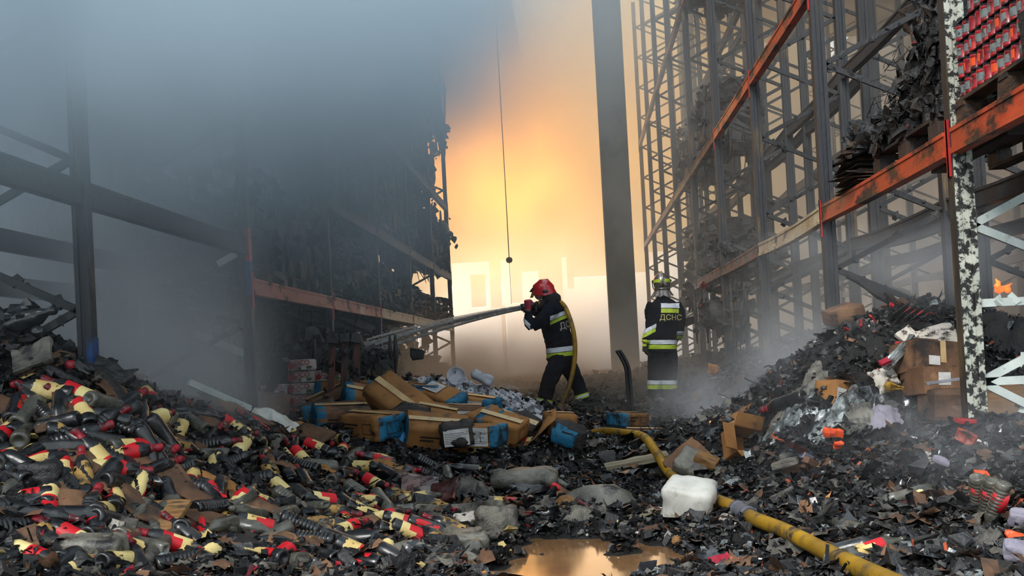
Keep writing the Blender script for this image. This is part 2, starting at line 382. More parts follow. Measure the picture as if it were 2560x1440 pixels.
rack('faint rack far back in the haze along the side wall', 7.0, 7.95, [7.5 + 2.8 * n for n in range(0, 9)], 10.5, lambda i, f: ('steel_soot', 'steel_soot'), bl, lambda i: 'steel_soot')
# the rack on the smoky side
XL, XM = -2.62, -3.55
YL = [5.37 + 2.75 * n for n in range(-1, 7)]
def lp(i, front): return ('paint_blue', 'steel_soot') if front and False else ('steel_blue', 'steel_soot')
bl = [(0, XL, 2.05, 'steel_soot', 0), (1, XL, 2.05, 'steel_soot', 0), (0, XM, 1.95, 'steel_soot', 0), (1, XM, 1.95, 'steel_soot', 0)]
for i in range(2, 7): bl += [(i, XL + .02, 1.73, 'beam_pink' if i < 4 else 'beam_cream', .004), (i, XM, 1.73, 'steel_soot', .02)]
for i in range(3, 7):
    for z in (2.82, 4.3, 5.9): bl += [(i, XL + .02, z, 'steel_soot', .006), (i, XM, z, 'steel_soot', .03)]
rackL = rack('charred rack half hidden in grey smoke, pinkish beam over stacked cartons', XL, XM, YL, 10.5, lp, bl, lambda i: 'steel_soot', z0=.6, pw=(.08, .07))
bl = [(i, x, z, 'steel_soot', .04) for i in range(0, 7) for x in (-3.75, -4.7) for z in (1.73, 4.3)]
rack('second charred rack back to back behind the smoky one', -3.75, -4.7, YL, 10.5, lambda i, f: ('steel_soot', 'steel_soot'), bl, lambda i: 'steel_soot')

for (yy, z0_, z1_, mk, lb) in ((YL[1], .3, 1.27, 'paint_blue', 'painted_foot'), (YL[2], 1.66, 1.93, 'paint_blue', 'painted_band'), (YL[2], 1.93, 2.2, 'paint_red', 'red_clip')):
    mb = MB(); mb.box((.0415, 0, (z0_ + z1_) / 2), (.004, .074, z1_ - z0_)); mb.box((.025, -.0365, (z0_ + z1_) / 2), (.03, .004, z1_ - z0_), None, 0, .0)
    o = mb.build(lb, M[mk], rackL, (0, yy - YL[0], 0)); o['label'] = {'painted_foot': 'blue painted foot of the nearest charred post', 'painted_band': 'blue painted band on the second charred post', 'red_clip': 'red beam clip on the second charred post'}[lb]

# ------------------------------------------------------------------ firefighters
from mathutils.bvhtree import BVHTree
M['navy'] = nmat('navy', [(.3, (.003, .0045, .009)), (.7, (.008, .011, .02))], 9, (.8, .95), bump=.25, bscale=14, spec=.12)
M['band_white'] = nmat('band_white', [(.3, srgb(206, 212, 222)), (.7, srgb(238, 242, 248))], 9, (.35, .5), soot=(srgb(120, 122, 128), .66, 16))
M['band_lime'] = nmat('band_lime', [(.3, srgb(172, 200, 40)), (.7, srgb(206, 230, 70))], 9, (.4, .55), soot=(srgb(110, 120, 40), .66, 16))
M['skin'] = flat('skin', srgb(150, 104, 86), .6)
M['helmet_red'] = nmat('helmet_red', [(.3, srgb(176, 8, 24)), (.7, srgb(210, 16, 34))], 4, (.15, .25), coat=.6)
M['helmet_silver'] = nmat('helmet_silver', [(.3, srgb(120, 112, 104)), (.7, srgb(190, 184, 178))], 5, (.22, .35), metal=.85)
M['visor'] = flat('visor', srgb(220, 160, 40), .15, trans=.3)
M['black_plastic'] = flat('black_plastic', (.01, .01, .011, 1), .35)
M['glove_red'] = flat('glove_red', srgb(150, 20, 44), .6)
M['cape'] = nmat('cape', [(.3, srgb(96, 92, 90)), (.7, srgb(150, 146, 144))], 8, (.4, .6), metal=.4, bump=.5, bscale=20)
M['boot'] = flat('boot', (.01, .01, .012, 1), .5)
M['letter'] = flat('letter', srgb(206, 196, 120), .5)

def fuse(mb, voxel=.014, smooth=6, wrinkle=.0, seed=0.0, name='body'):
    """weld overlapping lofted limbs into one continuous skin"""
    me = mb.mesh(name + '_raw', M['navy']); o = bpy.data.objects.new('tmp', me); COL.objects.link(o)
    md = o.modifiers.new('r', 'REMESH'); md.mode = 'VOXEL'; md.voxel_size = voxel
    s = o.modifiers.new('s', 'SMOOTH'); s.factor = .5; s.iterations = smooth
    dg = bpy.context.evaluated_depsgraph_get(); out = bpy.data.meshes.new_from_object(o.evaluated_get(dg)); out.name = name
    bpy.data.objects.remove(o); bpy.data.meshes.remove(me)
    n = len(out.vertices); co = np.empty(n * 3); out.vertices.foreach_get('co', co); co = co.reshape(-1, 3)
    if wrinkle:
        no = np.empty(n * 3); out.vertices.foreach_get('normal', no); no = no.reshape(-1, 3)
        f = (1 - np.abs(fbm(co[:, 0] * 8 + seed, co[:, 1] * 8, co[:, 2] * 13, 3))) - .6
        co = co + no * (f * wrinkle)[:, None]; out.vertices.foreach_set('co', co.ravel())
    out.materials.clear(); out.polygons.foreach_set('use_smooth', [True] * len(out.polygons)); out.update(); return out
def band_from(me, mat, planes, off=.006, name='band', keep=None):
    """strip of cloth cut from a garment between planes [(point, normal)...], lifted off it"""
    bm = bmesh.new(); bm.from_mesh(me)
    for p, n in planes:
        bmesh.ops.bisect_plane(bm, geom=bm.verts[:] + bm.edges[:] + bm.faces[:], plane_co=p, plane_no=n, clear_inner=True)
    if keep:
        dl = [f for f in bm.faces if not keep(f.calc_center_median())]; bmesh.ops.delete(bm, geom=dl, context='FACES')
    bm.normal_update()
    for v in bm.verts: v.co += v.normal * off
    out = bpy.data.meshes.new(name); bm.to_mesh(out); bm.free(); out.materials.append(mat)
    out.polygons.foreach_set('use_smooth', [True] * len(out.polygons)); return out
def text_mesh(txt, size, mat, extrude=.0, name='lettering'):
    cu = bpy.data.curves.new(name, 'FONT'); cu.body = txt; cu.size = size; cu.extrude = extrude; cu.align_x = 'CENTER'; cu.align_y = 'CENTER'; cu.resolution_u = 3
    o = bpy.data.objects.new('tmp', cu); COL.objects.link(o); dg = bpy.context.evaluated_depsgraph_get()
    me = bpy.data.meshes.new_from_object(o.evaluated_get(dg)); me.name = name; bpy.data.objects.remove(o); bpy.data.curves.remove(cu)
    me.materials.clear(); me.materials.append(mat); return me
def drape(me, mat4, bvh, direction, off):
    """press flat lettering onto a garment"""
    for v in me.vertices:
        p = mat4 @ v.co; h = bvh.ray_cast(p - direction * .4, direction)
        v.co = (h[0] - direction * off) if h[0] else p
def ell(mb, c, r, n=14, rot=None, m=0, lo=-1.0, hi=1.0):
    pr = []
    for i in range(n // 2 + 1):
        t = lo + (hi - lo) * i / (n // 2); pr.append((max(0.0, math.sqrt(max(0, 1 - t * t))), t))
    V, F = [], []
    for q, z in pr:
        for j in range(n):
            a = 2 * PI * j / n; v = Vector((math.cos(a) * q * r[0], math.sin(a) * q * r[1], z * r[2]))
            if rot is not None: v = rot @ v
            V.append(v + Vector(c))
    for i in range(len(pr) - 1):
        for j in range(n): F.append((i * n + j, i * n + (j + 1) % n, (i + 1) * n + (j + 1) % n, (i + 1) * n + j))
    F += [tuple(range(n))[::-1], tuple(range((len(pr) - 1) * n, len(pr) * n))]
    return mb.add(V, F, m, True)
def hand(mb, wrist, tip_dir, palm_n, s=1.0, curl=1.2, spread=.12):
    """palm, four unequal bent fingers and a thumb from the side of the palm"""
    d = Vector(tip_dir).normalized(); n = Vector(palm_n); n = (n - d * n.dot(d)).normalized(); side = d.cross(n); w_ = Vector(wrist)
    mb.tube([w_ - d * .03 * s, w_ + d * .02 * s, w_ + d * .06 * s, w_ + d * .1 * s], [.033 * s, .037 * s, .043 * s, .04 * s], 10, flat=.62)
    for k, (off, ln) in enumerate(((-.03, .072), (-.01, .084), (.011, .078), (.031, .06))):
        p = w_ + d * .085 * s + side * off * s; a = 0; pts = [p]
        for seg, q in enumerate((.42, .33, .25)):
            a += curl * (.55, .8, .6)[seg]; dd = (d * math.cos(a) + n * math.sin(a) + side * off * spread * 8 * math.cos(a)).normalized()
            p = p + dd * ln * q * s * 1.15; pts.append(p)
        mb.tube(pts, [.0125 * s, .012 * s, .011 * s, .009 * s], 7)
    p0 = w_ + d * .035 * s - side * .036 * s
    mb.tube([p0, p0 + (d * .03 - side * .02 + n * .012) * s, p0 + (d * .052 - side * .012 + n * .034) * s, p0 + (d * .066 + n * .052) * s], [.015 * s, .014 * s, .0125 * s, .01 * s], 7)

# ---- the one in the red helmet, in profile, spraying
Y1 = 13.4
def p1(cx, cy, dy=0.0): return P(1280 + cx / 4, 680 + cy / 4, Y1 + dy)
ff = empty('person', p1(500, 1375), label='firefighter in a red helmet and dark suit, braced and aiming a hose', cat='person')
O1 = ff.location.copy()
def loc(v): return Vector(v) - O1
def path(*a): return [loc(p1(*q)) for q in a]
jk = MB()
jk.tube(path((497, 905, 0), (492, 840, 0), (478, 740, 0), (450, 620, 0), (425, 500, 0), (408, 400, 0), (395, 320, 0), (360, 275, 0)), [.155, .165, .163, .165, .172, .168, .115, .07], 16, flat=1.12)
jk.tube(path((400, 365, -.16), (345, 440, -.26), (270, 505, -.3), (200, 545, -.3)), [.105, .095, .085, .075], 12)          # near upper arm
jk.tube(path((205, 550, -.3), (172, 520, -.3), (162, 460, -.28), (166, 405, -.25)), [.072, .066, .058, .05], 12)
jk.tube(path((380, 350, .15), (300, 400, .22), (240, 400, .2), (215, 350, .1)), [.1, .085, .07, .055], 12)               # far arm reaching to the nozzle
jk.tube(path((352, 860, 0), (356, 900, 0)), [.02, .01], 6)
jme = fuse(jk, .014, 8, .012, 1.0, 'jacket'); jme.materials.append(M['navy']); me_obj('jacket', jme, ff)
tr = MB()
tr.tube(path((490, 850, -.02), (470, 900, -.07), (415, 1000, -.13), (372, 1095, -.17), (345, 1200, -.17), (318, 1325, -.15)), [.15, .138, .118, .103, .1, .098], 14)
tr.tube(path((500, 850, .02), (545, 920, .07), (600, 1010, .1), (648, 1105, .13), (688, 1200, .14), (712, 1300, .14)), [.15, .13, .113, .1, .095, .092], 14)
tme = fuse(tr, .014, 6, .012, 4.0, 'trousers'); tme.materials.append(M['navy']); me_obj('trousers', tme, ff)
def boot(mb, ank, toe, hgt=.2):
    a, t = Vector(ank), Vector(toe); up = Vector((0, 0, 1)); d = (t - a); d.z = 0; d.normalize()
    mb.tube([a + up * hgt, a + up * .08, a + up * .02], [.075, .068, .07], 10)
    mb.tube([a - d * .09 + up * .005, a - d * .03 + up * .012, a + d * .08 + up * .004, a + d * .16 - up * .012, a + d * .2 - up * .02], [.05, .062, .056, .05, .028], 10, flat=.8)
for q, tq in (((318, 1345, -.15), (240, 1372, -.2)), ((712, 1310, .14), (650, 1335, .1))):
    bb = MB(); boot(bb, loc(p1(*q)), loc(p1(*tq))); m_ = fuse(bb, .012, 4, name='boot'); m_.materials.append(M['boot']); me_obj('boot', m_, ff)
bd = MB()                                                                                   # the body itself, one continuous skin
bd.tube(path((490, 850, 0), (450, 620, 0), (408, 400, 0), (385, 310, 0), (350, 250, 0), (330, 215, 0)), [.1, .11, .12, .08, .062, .06], 12)
ell(bd, loc(p1(300, 175)), (.095, .075, .125), 14)
ell(bd, loc(p1(268, 240)), (.05, .055, .06), 10); bd.tube(path((246, 205), (229, 236), (242, 242)), [.014, .02, .014], 6); bd.tube(path((244, 252), (240, 262)), [.024, .02], 6)
bd.tube(path((400, 365, -.14), (270, 505, -.3), (200, 545, -.3), (162, 460, -.28), (166, 400, -.25)), [.07, .06, .05, .04, .03], 10)
bd.tube(path((380, 350, .13), (300, 400, .22), (240, 400, .2), (215, 350, .1)), [.07, .06, .05, .035], 10)
bd.tube(path((480, 870, -.05), (372, 1095, -.17), (318, 1340, -.15), (270, 1372, -.17)), [.09, .06, .045, .03], 10); bd.tube(path((510, 870, .05), (648, 1105, .13), (712, 1310, .14), (675, 1335, .12)), [.09, .06, .045, .03], 10)
bme = fuse(bd, .012, 3, name='body'); bme.materials.append(M['skin']); me_obj('body', bme, ff)
cb = MB(); cb.tube(path((318, 285, 0), (345, 268, 0), (390, 262, 0), (425, 292, 0), (436, 330, 0)), [.055, .09, .112, .11, .07], 12); cb.tube(path((272, 292, -.03), (292, 312, -.04), (275, 355, -.05)), [.03, .055, .05], 8)
cme = fuse(cb, .013, 5, .02, 2.0, 'collar'); cme.materials.append(flat('collar_black', (.008, .008, .01, 1), .9)); me_obj('collar', cme, ff)
# helmet: shell with a neck flare, brim, amber visor, side disc
hc = loc(p1(316, 176)); tilt = Matrix.Rotation(R(-6), 3, 'Y')
hb = MB(); V, F = [], []; n = 28; rows = [(-.42, 1.02), (-.34, 1.0), (-.1, 1.0), (.2, .97), (.5, .85), (.75, .64), (.92, .38), (1.0, .02)]
for z, q in rows:
    for j in range(n):
        a = 2 * PI * j / n; ca, sa = math.cos(a), math.sin(a); low = -.42 - .3 * max(0, -abs(ca) + .75) - .2 * max(0, ca)      # ears and nape hang lower
        zz = z if z > -.4 else low; qq = q + (.1 * max(0, ca) if z <= -.34 else 0)
        V.append(hc + tilt @ Vector((ca * qq * .145 + (.0 if ca > 0 else 0), sa * q * .115, zz * .135)))
for i in range(len(rows) - 1):
    for j in range(n): F.append((i * n + j, i * n + (j + 1) % n, (i + 1) * n + (j + 1) % n, (i + 1) * n + j))
hb.add(V, F, 0, True); hb.tube([hc + tilt @ Vector((-.145, 0, .0)), hc + tilt @ Vector((-.12, 0, .07)), hc + tilt @ Vector((-.03, 0, .125)), hc + tilt @ Vector((.07, 0, .122)), hc + tilt @ Vector((.14, 0, .02))], [.01, .014, .016, .014, .01], 6)
ho = hb.build('helmet', M['helmet_red'], ff)
fb = MB(); fb.tube([hc + tilt @ Vector((-.128, -.05, .04)), hc + tilt @ Vector((-.155, 0, -.0)), hc + tilt @ Vector((-.128, .05, .04))], [.018, .034, .018], 8, flat=.3); fb.build('front_plate', M['black_plastic'], ho)
vb = MB(); vb.add([hc + tilt @ Vector(q) for q in ((-.125, -.09, .0), (-.15, 0, .005), (-.125, .09, .0), (-.15, .085, -.075), (-.195, 0, -.082), (-.15, -.085, -.075))], [(0, 1, 4, 5), (1, 2, 3, 4)], 0, True); vb.build('visor', M['visor'], ho)
sb = MB(); ell(sb, hc + tilt @ Vector((.02, -.112, -.035)), (.042, .014, .024), 12); sb.build('side_disc', M['black_plastic'], ho)
# bands
ax = (loc(p1(408, 400)) - loc(p1(490, 860))).normalized(); axb = (ax + Vector((.10, 0, 0))).normalized()
def strip(me, a, b, ax_, mat, parent, keep=None, off=.006):
    me_obj('reflective_band', band_from(me, M[mat], [(a, ax_), (b, -ax_)], off, 'reflective_band', keep), parent, None)
q = lambda x, y: loc(p1(x, y)); tors = lambda c: c.z > q(480, 900).z and c.x > q(345, 0).x + 0
strip(jme, q(485, 800), q(485, 752), (q(380, 738) - q(380, 800)).normalized() + Vector((-.12, 0, 0)), 'band_white', ff, lambda c: c.x > q(330, 800).x)
strip(jme, q(485, 846), q(485, 806), (q(380, 738) - q(380, 800)).normalized() + Vector((-.12, 0, 0)), 'band_lime', ff, lambda c: c.x > q(330, 800).x)
sl = Vector((-.36, 0, .93))
strip(jme, q(455, 462), q(455, 422), sl, 'band_white', ff, lambda c: c.x > q(384, 460).x)
strip(jme, q(455, 502), q(455, 468), sl, 'band_lime', ff, lambda c: c.x > q(384, 460).x)
strip(jme, q(175, 560), q(175, 510), Vector((.75, 0, .66)), 'band_white', ff, lambda c: c.x < q(196, 520).x and c.z < q(0, 480).z)
la = (q(372, 1095) - q(318, 1325)).normalized(); lb = (q(648, 1105) - q(712, 1300)).normalized()
strip(tme, q(328, 1302), q(335, 1262), la, 'band_lime', ff, lambda c: c.x < q(440, 0).x); strip(tme, q(330, 1290), q(333, 1274), la, 'band_white', ff, lambda c: c.x < q(440, 0).x, .009)
strip(tme, q(704, 1270), q(694, 1222), lb, 'band_lime', ff, lambda c: c.x > q(560, 0).x); strip(tme, q(701, 1256), q(697, 1238), lb, 'band_white', ff, lambda c: c.x > q(560, 0).x, .009)
# back panel lettering
bv = BVHTree.FromPolygons([v.co for v in jme.vertices], [p.vertices for p in jme.polygons])
view = (loc(p1(490, 520)) + O1 - Vector((0, 0, CAM_H))).normalized(); dirn = Vector((-.78, .62, 0)).normalized(); rt = Vector((.6, .75, .2)).normalized(); upv = dirn.cross(rt) * -1
upv = (-dirn).cross(rt).normalized(); mt = Matrix((rt, upv, -dirn)).transposed().to_4x4(); mt.translation = q(512, 525)
pm_ = bpy.data.meshes.new('patch'); bmq = bmesh.new(); bmesh.ops.create_grid(bmq, x_segments=10, y_segments=6, size=.5)
for v in bmq.verts: v.co.x *= .30; v.co.y *= .13
bmq.to_mesh(pm_); bmq.free(); pm_.materials.append(flat('patch_black', (.006, .006, .008, 1), .8)); drape(pm_, mt, bv, dirn, .006); pp_ = me_obj('back_patch', pm_, ff)
tm = text_mesh('ДСНС', .115, flat('letter_grey', srgb(188, 188, 176), .5)); drape(tm, mt, bv, dirn, .012); me_obj('lettering', tm, pp_)
# gloves round the nozzle
g1 = MB(); hand(g1, q(168, 392) + Vector((0, -.25, 0)), (.05, .1, 1), (.0, .9, .3), 1.25, 1.5); g1.tube([q(166, 412) + Vector((0, -.25, 0)), q(167, 385) + Vector((0, -.25, 0))], [.056, .05], 10)
gm = fuse(g1, .008, 2, name='glove'); gm.materials.append(M['glove_red']); go = me_obj('glove', gm, ff)
gcu = MB(); gcu.tube([q(165, 415) + Vector((0, -.25, 0)), q(167, 388) + Vector((0, -.25, 0))], [.06, .056], 10); gcu.build('cuff', M['black_plastic'], go)
g2 = MB(); hand(g2, q(235, 330) + Vector((0, .05, 0)), (-1, -.35, .05), (.1, -.9, -.3), 1.2, 1.3); gm = fuse(g2, .008, 2, name='glove'); gm.materials.append(M['black_plastic']); me_obj('glove', gm, ff)

# ---- the one seen from behind in the silver helmet
Y2 = 14.2
def p2(cx, cy, dy=0.0): return P(1540 + cx / 4, 660 + cy / 4, Y2 + dy)
f2 = empty('person', p2(460, 1385), label='firefighter in a silver helmet standing with back to the viewer', cat='person')
O1 = f2.location.copy()
def path(*a): return [loc(p2(*q_)) for q_ in a]
q = lambda x, y, d=0: loc(p2(x, y, d))
jk = MB()
def otube(mb, rows, n=18):                                      # (cx, cy, half width, half depth)
    V, F = [], []
    for cx, cy, hw, hd in rows:
        c = q(cx, cy)
        for j in range(n): a = 2 * PI * j / n; V.append(c + Vector((math.cos(a) * hw, math.sin(a) * hd, 0)))
    for i in range(len(rows) - 1):
        for j in range(n): F.append((i * n + j, i * n + (j + 1) % n, (i + 1) * n + (j + 1) % n, (i + 1) * n + j))
    F += [tuple(range(n))[::-1], tuple(range((len(rows) - 1) * n, len(rows) * n))]; mb.add(V, F, 0, True)
otube(jk, [(460, 885, .206, .15), (460, 800, .205, .152), (465, 700, .192, .15), (478, 560, .19, .15), (482, 440, .19, .145), (478, 385, .165, .125), (468, 345, .1, .09), (462, 315, .075, .075)])
jk.tube(path((372, 395, 0), (345, 470, .02), (352, 560, .03), (350, 640, 0), (318, 715, -.05), (291, 768, -.08)), [.085, .09, .083, .078, .066, .046], 12)
jk.tube(path((590, 400, 0), (628, 480, .02), (640, 570, .03), (628, 660, .08), (612, 740, .16)), [.085, .09, .082, .075, .062], 12)
jme = fuse(jk, .014, 6, .012, 7.0, 'jacket'); jme.materials.append(M['navy']); me_obj('jacket', jme, f2)
tr = MB()
tr.tube(path((420, 840, 0), (400, 920, 0), (393, 1050, 0), (393, 1180, .0), (390, 1330, 0)), [.125, .118, .108, .103, .1], 14)
tr.tube(path((515, 840, 0), (535, 920, 0), (540, 1050, 0), (540, 1180, 0), (538, 1330, 0)), [.125, .115, .105, .098, .096], 14)
tme = fuse(tr, .014, 5, .012, 9.0, 'trousers'); tme.materials.append(M['navy']); me_obj('trousers', tme, f2)
for x in (390, 538):
    bb = MB(); boot(bb, q(x, 1375), q(x, 1375) + Vector((.05 * (1 if x > 450 else -1), 1, 0))); m_ = fuse(bb, .012, 4, name='boot'); m_.materials.append(M['boot']); me_obj('boot', m_, f2)
bd = MB(); bd.tube(path((462, 860), (470, 600), (478, 430), (462, 340), (458, 280), (456, 230)), [.12, .12, .12, .06, .058, .06], 12); ell(bd, q(456, 195), (.078, .098, .125), 14)
ell(bd, q(456, 215) + Vector((0, .1, 0)), (.016, .02, .02), 8)
for s in (-1, 1): ell(bd, q(456, 205) + Vector((s * .08, 0, 0)), (.01, .02, .032), 8)
bd.tube(path((372, 395, 0), (350, 560, .03), (350, 640, 0), (300, 770, -.09), (285, 830, -.09)), [.06, .06, .05, .035, .03], 10); bd.tube(path((590, 400, 0), (640, 570, .03), (628, 660, .08), (608, 750, .17), (590, 790, .24)), [.06, .06, .05, .035, .03], 10)
for x in (395, 538): bd.tube([q(455 + (x - 455) * .6, 850), q(x, 1080), q(x, 1360), q(x, 1378) + Vector((0, .12, 0))], [.09, .06, .045, .03], 10)
bme = fuse(bd, .012, 3, name='body'); bme.materials.append(M['skin']); me_obj('body', bme, f2)
hc = q(456, 172); hb = MB(); V, F = [], []; rows = [(-.95, .8), (-.8, .9), (-.5, .98), (-.1, 1.0), (.25, .97), (.55, .83), (.78, .62), (.94, .35), (1.0, .02)]
for z, qq in rows:
    for j in range(n): a = 2 * PI * j / n; V.append(hc + Vector((math.cos(a) * qq * .117, math.sin(a) * qq * .145, z * .118)))
for i in range(len(rows) - 1):
    for j in range(n): F.append((i * n + j, i * n + (j + 1) % n, (i + 1) * n + (j + 1) % n, (i + 1) * n + j))
hb.add(V, F, 0, True); hb.tube([hc + Vector((0, -.125, -.1)), hc + Vector((0, -.148, -.02)), hc + Vector((0, -.14, .045)), hc + Vector((0, -.09, .104)), hc + Vector((0, 0, .128)), hc + Vector((0, .1, .09))], [.008, .012, .014, .016, .016, .01], 8)
hb.tube([hc + Vector((math.cos(a) * .1, math.sin(a) * .13, -.108)) for a in [2 * PI * k / 20 for k in range(21)]], .012, 6)
hme = hb.mesh('helmet', M['helmet_silver']); ho = me_obj('helmet', hme, f2)
me_obj('reflective_band', band_from(hme, M['band_lime'], [(hc + Vector((0, 0, -.022)), Vector((0, 0, 1))), (hc + Vector((0, 0, .022)), Vector((0, 0, -1)))], .004, 'reflective_band', lambda c: (c - hc).length > .09 and abs(c.x - hc.x) > .018), ho)
for s in (-1, 1):
    sb = MB(); ell(sb, hc + Vector((s * .118, .0, -.0)), (.02, .035, .025), 10); sb.build('side_disc', M['black_plastic'], ho)
sb = MB(); sb.tube([hc + Vector((-.125, .01, -.0)), hc + Vector((-.125, .0, -.07)), hc + Vector((-.1, .0, -.125))], .007, 6); sb.build('chin_strap', M['black_plastic'], ho)
cb = MB(); V, F = [], []; n = 26
for k, (z, rx, ry) in enumerate(((-.09, .1, .12), (-.13, .105, .12), (-.17, .125, .13), (-.215, .15, .14))):
    for j in range(n): a = PI * 1.0 + PI * (j / (n - 1)); wv = 1 + .03 * k * math.sin(j * 1.3); V.append(hc + Vector((math.cos(a) * rx * wv, math.sin(a) * ry * wv - .0, z + .004 * k * math.sin(j * 1.1))))
for i in range(3):
    for j in range(n - 1): F.append((i * n + j, i * n + j + 1, (i + 1) * n + j + 1, (i + 1) * n + j))
cb.add(V, F, 0, True); cb.build('neck_cape', M['cape'], ho)
Z = Vector((0, 0, 1)); back = lambda c: c.y < q(0, 0).y + .02
roll = Vector((.0524, 0, 1)).normalized()
strip(jme, q(535, 444), q(535, 398), roll, 'band_white', f2, lambda c: c.y < 0 and q(443, 420).x < c.x < q(626, 420).x)
strip(jme, q(535, 492), q(535, 450), roll, 'band_lime', f2, lambda c: c.y < 0 and q(443, 470).x < c.x < q(622, 470).x)
strip(jme, q(460, 803), q(460, 762), roll, 'band_white', f2, lambda c: q(312, 780).x < c.x < q(612, 780).x and c.y < .17)
strip(jme, q(460, 850), q(460, 809), roll, 'band_lime', f2, lambda c: q(302, 830).x < c.x < q(614, 830).x and c.y < .17)
sv = Vector((-.42, 0, .9)); strip(jme, q(352, 660), q(352, 622), -sv * -1, 'band_white', f2, lambda c: c.x < q(398, 650).x and c.z > q(0, 740).z)
strip(jme, q(345, 702), q(345, 666), sv, 'band_lime', f2, lambda c: c.x < q(392, 690).x and c.z > q(0, 760).z)
strip(jme, q(628, 708), q(628, 672), Z, 'band_white', f2, lambda c: c.x > q(598, 690).x); strip(jme, q(628, 750), q(628, 714), Z, 'band_lime', f2, lambda c: c.x > q(598, 730).x)
strip(tme, q(460, 1203), q(460, 1162), roll, 'band_white', f2); strip(tme, q(460, 1250), q(460, 1209), roll, 'band_lime', f2)
bv = BVHTree.FromPolygons([v.co for v in jme.vertices], [p.vertices for p in jme.polygons])
mt = Matrix(((1, 0, 0), (0, 0, -1), (0, 1, 0))).to_4x4(); mt = Matrix.Rotation(R(3), 4, 'Y') @ mt; mt.translation = q(540, 540)
pm_ = bpy.data.meshes.new('patch'); bmq = bmesh.new(); bmesh.ops.create_grid(bmq, x_segments=10, y_segments=6, size=.5)
for v in bmq.verts: v.co.x *= .25; v.co.y *= .1
bmq.to_mesh(pm_); bmq.free(); pm_.materials.append(bpy.data.materials['patch_black']); drape(pm_, mt, bv, Vector((0, 1, 0)), .005); pp_ = me_obj('back_patch', pm_, f2)
tm = text_mesh('ДСНС', .105, M['letter']); drape(tm, mt, bv, Vector((0, 1, 0)), .01); me_obj('lettering', tm, pp_)
eb = MB(); ell(eb, q(328, 520) + Vector((-.012, -.02, 0)), (.012, .03, .045), 10); eb.build('arm_badge', flat('badge', srgb(70, 66, 50), .6), f2)
g1 = MB(); hand(g1, q(288, 790) + Vector((0, -.09, 0)), (-.05, .05, -1), (.9, .2, -.1), 1.2, .7); gm = fuse(g1, .007, 2, name='glove'); gm.materials.append(flat('glove_black', (.02, .024, .012, 1), .7)); go = me_obj('glove', gm, f2)
gcu = MB(); gcu.tube([q(295, 762) + Vector((0, -.09, 0)), q(289, 790) + Vector((0, -.09, 0))], [.062, .052], 10); gcu.build('cuff', M['band_lime'], go)
me_obj('knuckle_guard', band_from(gm, M['band_lime'], [(q(0, 812), -Z), (q(0, 838), Z)], .003, 'knuckle_guard', lambda c: c.x < q(300, 825).x), go)
g2 = MB(); hand(g2, q(606, 756) + Vector((0, .18, 0)), (-.4, .9, -.25), (-.6, -.1, -.3), 1.15, .9); gm = fuse(g2, .008, 2, name='glove'); gm.materials.append(bpy.data.materials['glove_black']); me_obj('glove', gm, f2)

# ---- hose: nozzle, over the shoulder, down behind, then along the ground to the viewer
M['hose'] = nmat('hose', [(.3, srgb(96, 72, 12)), (.55, srgb(172, 130, 10)), (.75, srgb(196, 154, 18))], 3, (.4, .6), soot=((.03, .026, .02, 1), .56, 6, .08), bump=.3, bscale=80)
M['hose_grey'] = flat('hose_grey', srgb(92, 94, 104), .6)
def smooth_path(pts, n=10):
    pts = [Vector(p) for p in pts]; out = []
    for i in range(len(pts) - 1):
        a, b, c, d = pts[max(i - 1, 0)], pts[i], pts[i + 1], pts[min(i + 2, len(pts) - 1)]
        for k in range(n):
            t = k / n; out.append(.5 * ((2 * b) + (c - a) * t + (2 * a - 5 * b + 4 * c - d) * t * t + (3 * b - a - 3 * c + d) * t ** 3))
    return out + [pts[-1]]
HR = .030
up_path = smooth_path([p1(175, 345, -.2), p1(250, 318, -.1), p1(330, 300, .02), p1(420, 290, .05), p1(478, 298, -.02), p1(528, 345, -.12), p1(570, 440, -.22), p1(606, 560, -.3), p1(628, 700, -.33), p1(628, 850, -.34), p1(605, 1010, -.36), p1(560, 1170, -.38), p1(500, 1310, -.4), p1(440, 1392, -.42), p1(400, 1430, -.5)], 8)
hz = empty('fire_hose', up_path[-1], label='yellow fire hose snaking over the rubble and up over the spraying firefighter\'s shoulder', cat='hose')
iv = hz.location.copy()
b = MB(); b.tube([p - iv for p in up_path], HR, 14); b.build('hose_length', M['hose'], hz)
gl = [(1452, 1092, .02), (1500, 1096, .05), (1560, 1100, .06), (1610, 1112, .06), (1640, 1150, .06), (1668, 1195, .06), (1700, 1228, .06), (1760, 1262, .07), (1840, 1300, .05), (1885, 1328, .04), (1968, 1364, .04), (2066, 1418, .04), (2170, 1476, .04), (2330, 1560, .04)]
gp = []
for (x, y, o) in gl:
    g = G(x, y); gp.append(Vector((g.x, g.y, Hbase(g.x, g.y)[0] + .062)))
gp[0].z -= .09
gp = smooth_path(gp, 10); iC = 9 * 10 - 6
b = MB(); b.tube([p - iv for p in gp[:iC - 2]], HR + .007, 16); b.build('hose_length', M['hose'], hz)
b = MB(); b.tube([p - iv for p in gp[iC + 3:]], HR + .007, 16); b.build('hose_length', M['hose'], hz)
b = MB(); b.tube([p - iv for p in gp[iC - 3:iC + 5]], [HR + .015] * 8, 16); b.tube([p - iv for p in gp[iC - 3:iC - 1]], HR + .02, 16); b.tube([p - iv for p in gp[iC + 3:iC + 5]], HR + .02, 16); b.build('coupling', M['hose_grey'], hz)
b = MB(); a_, c_ = p1(95, 357, -.2), p1(240, 325, -.25); dd = (c_ - a_).normalized()
b.tube([a_, a_ + dd * .06, a_ + dd * .065, a_ + dd * .2, a_ + dd * .22, c_], [.05, .046, .034, .034, .042, .038], 14); b.tube([a_ + dd * .2, a_ + dd * .2 + Vector((0, -.02, -.09))], .016, 8)
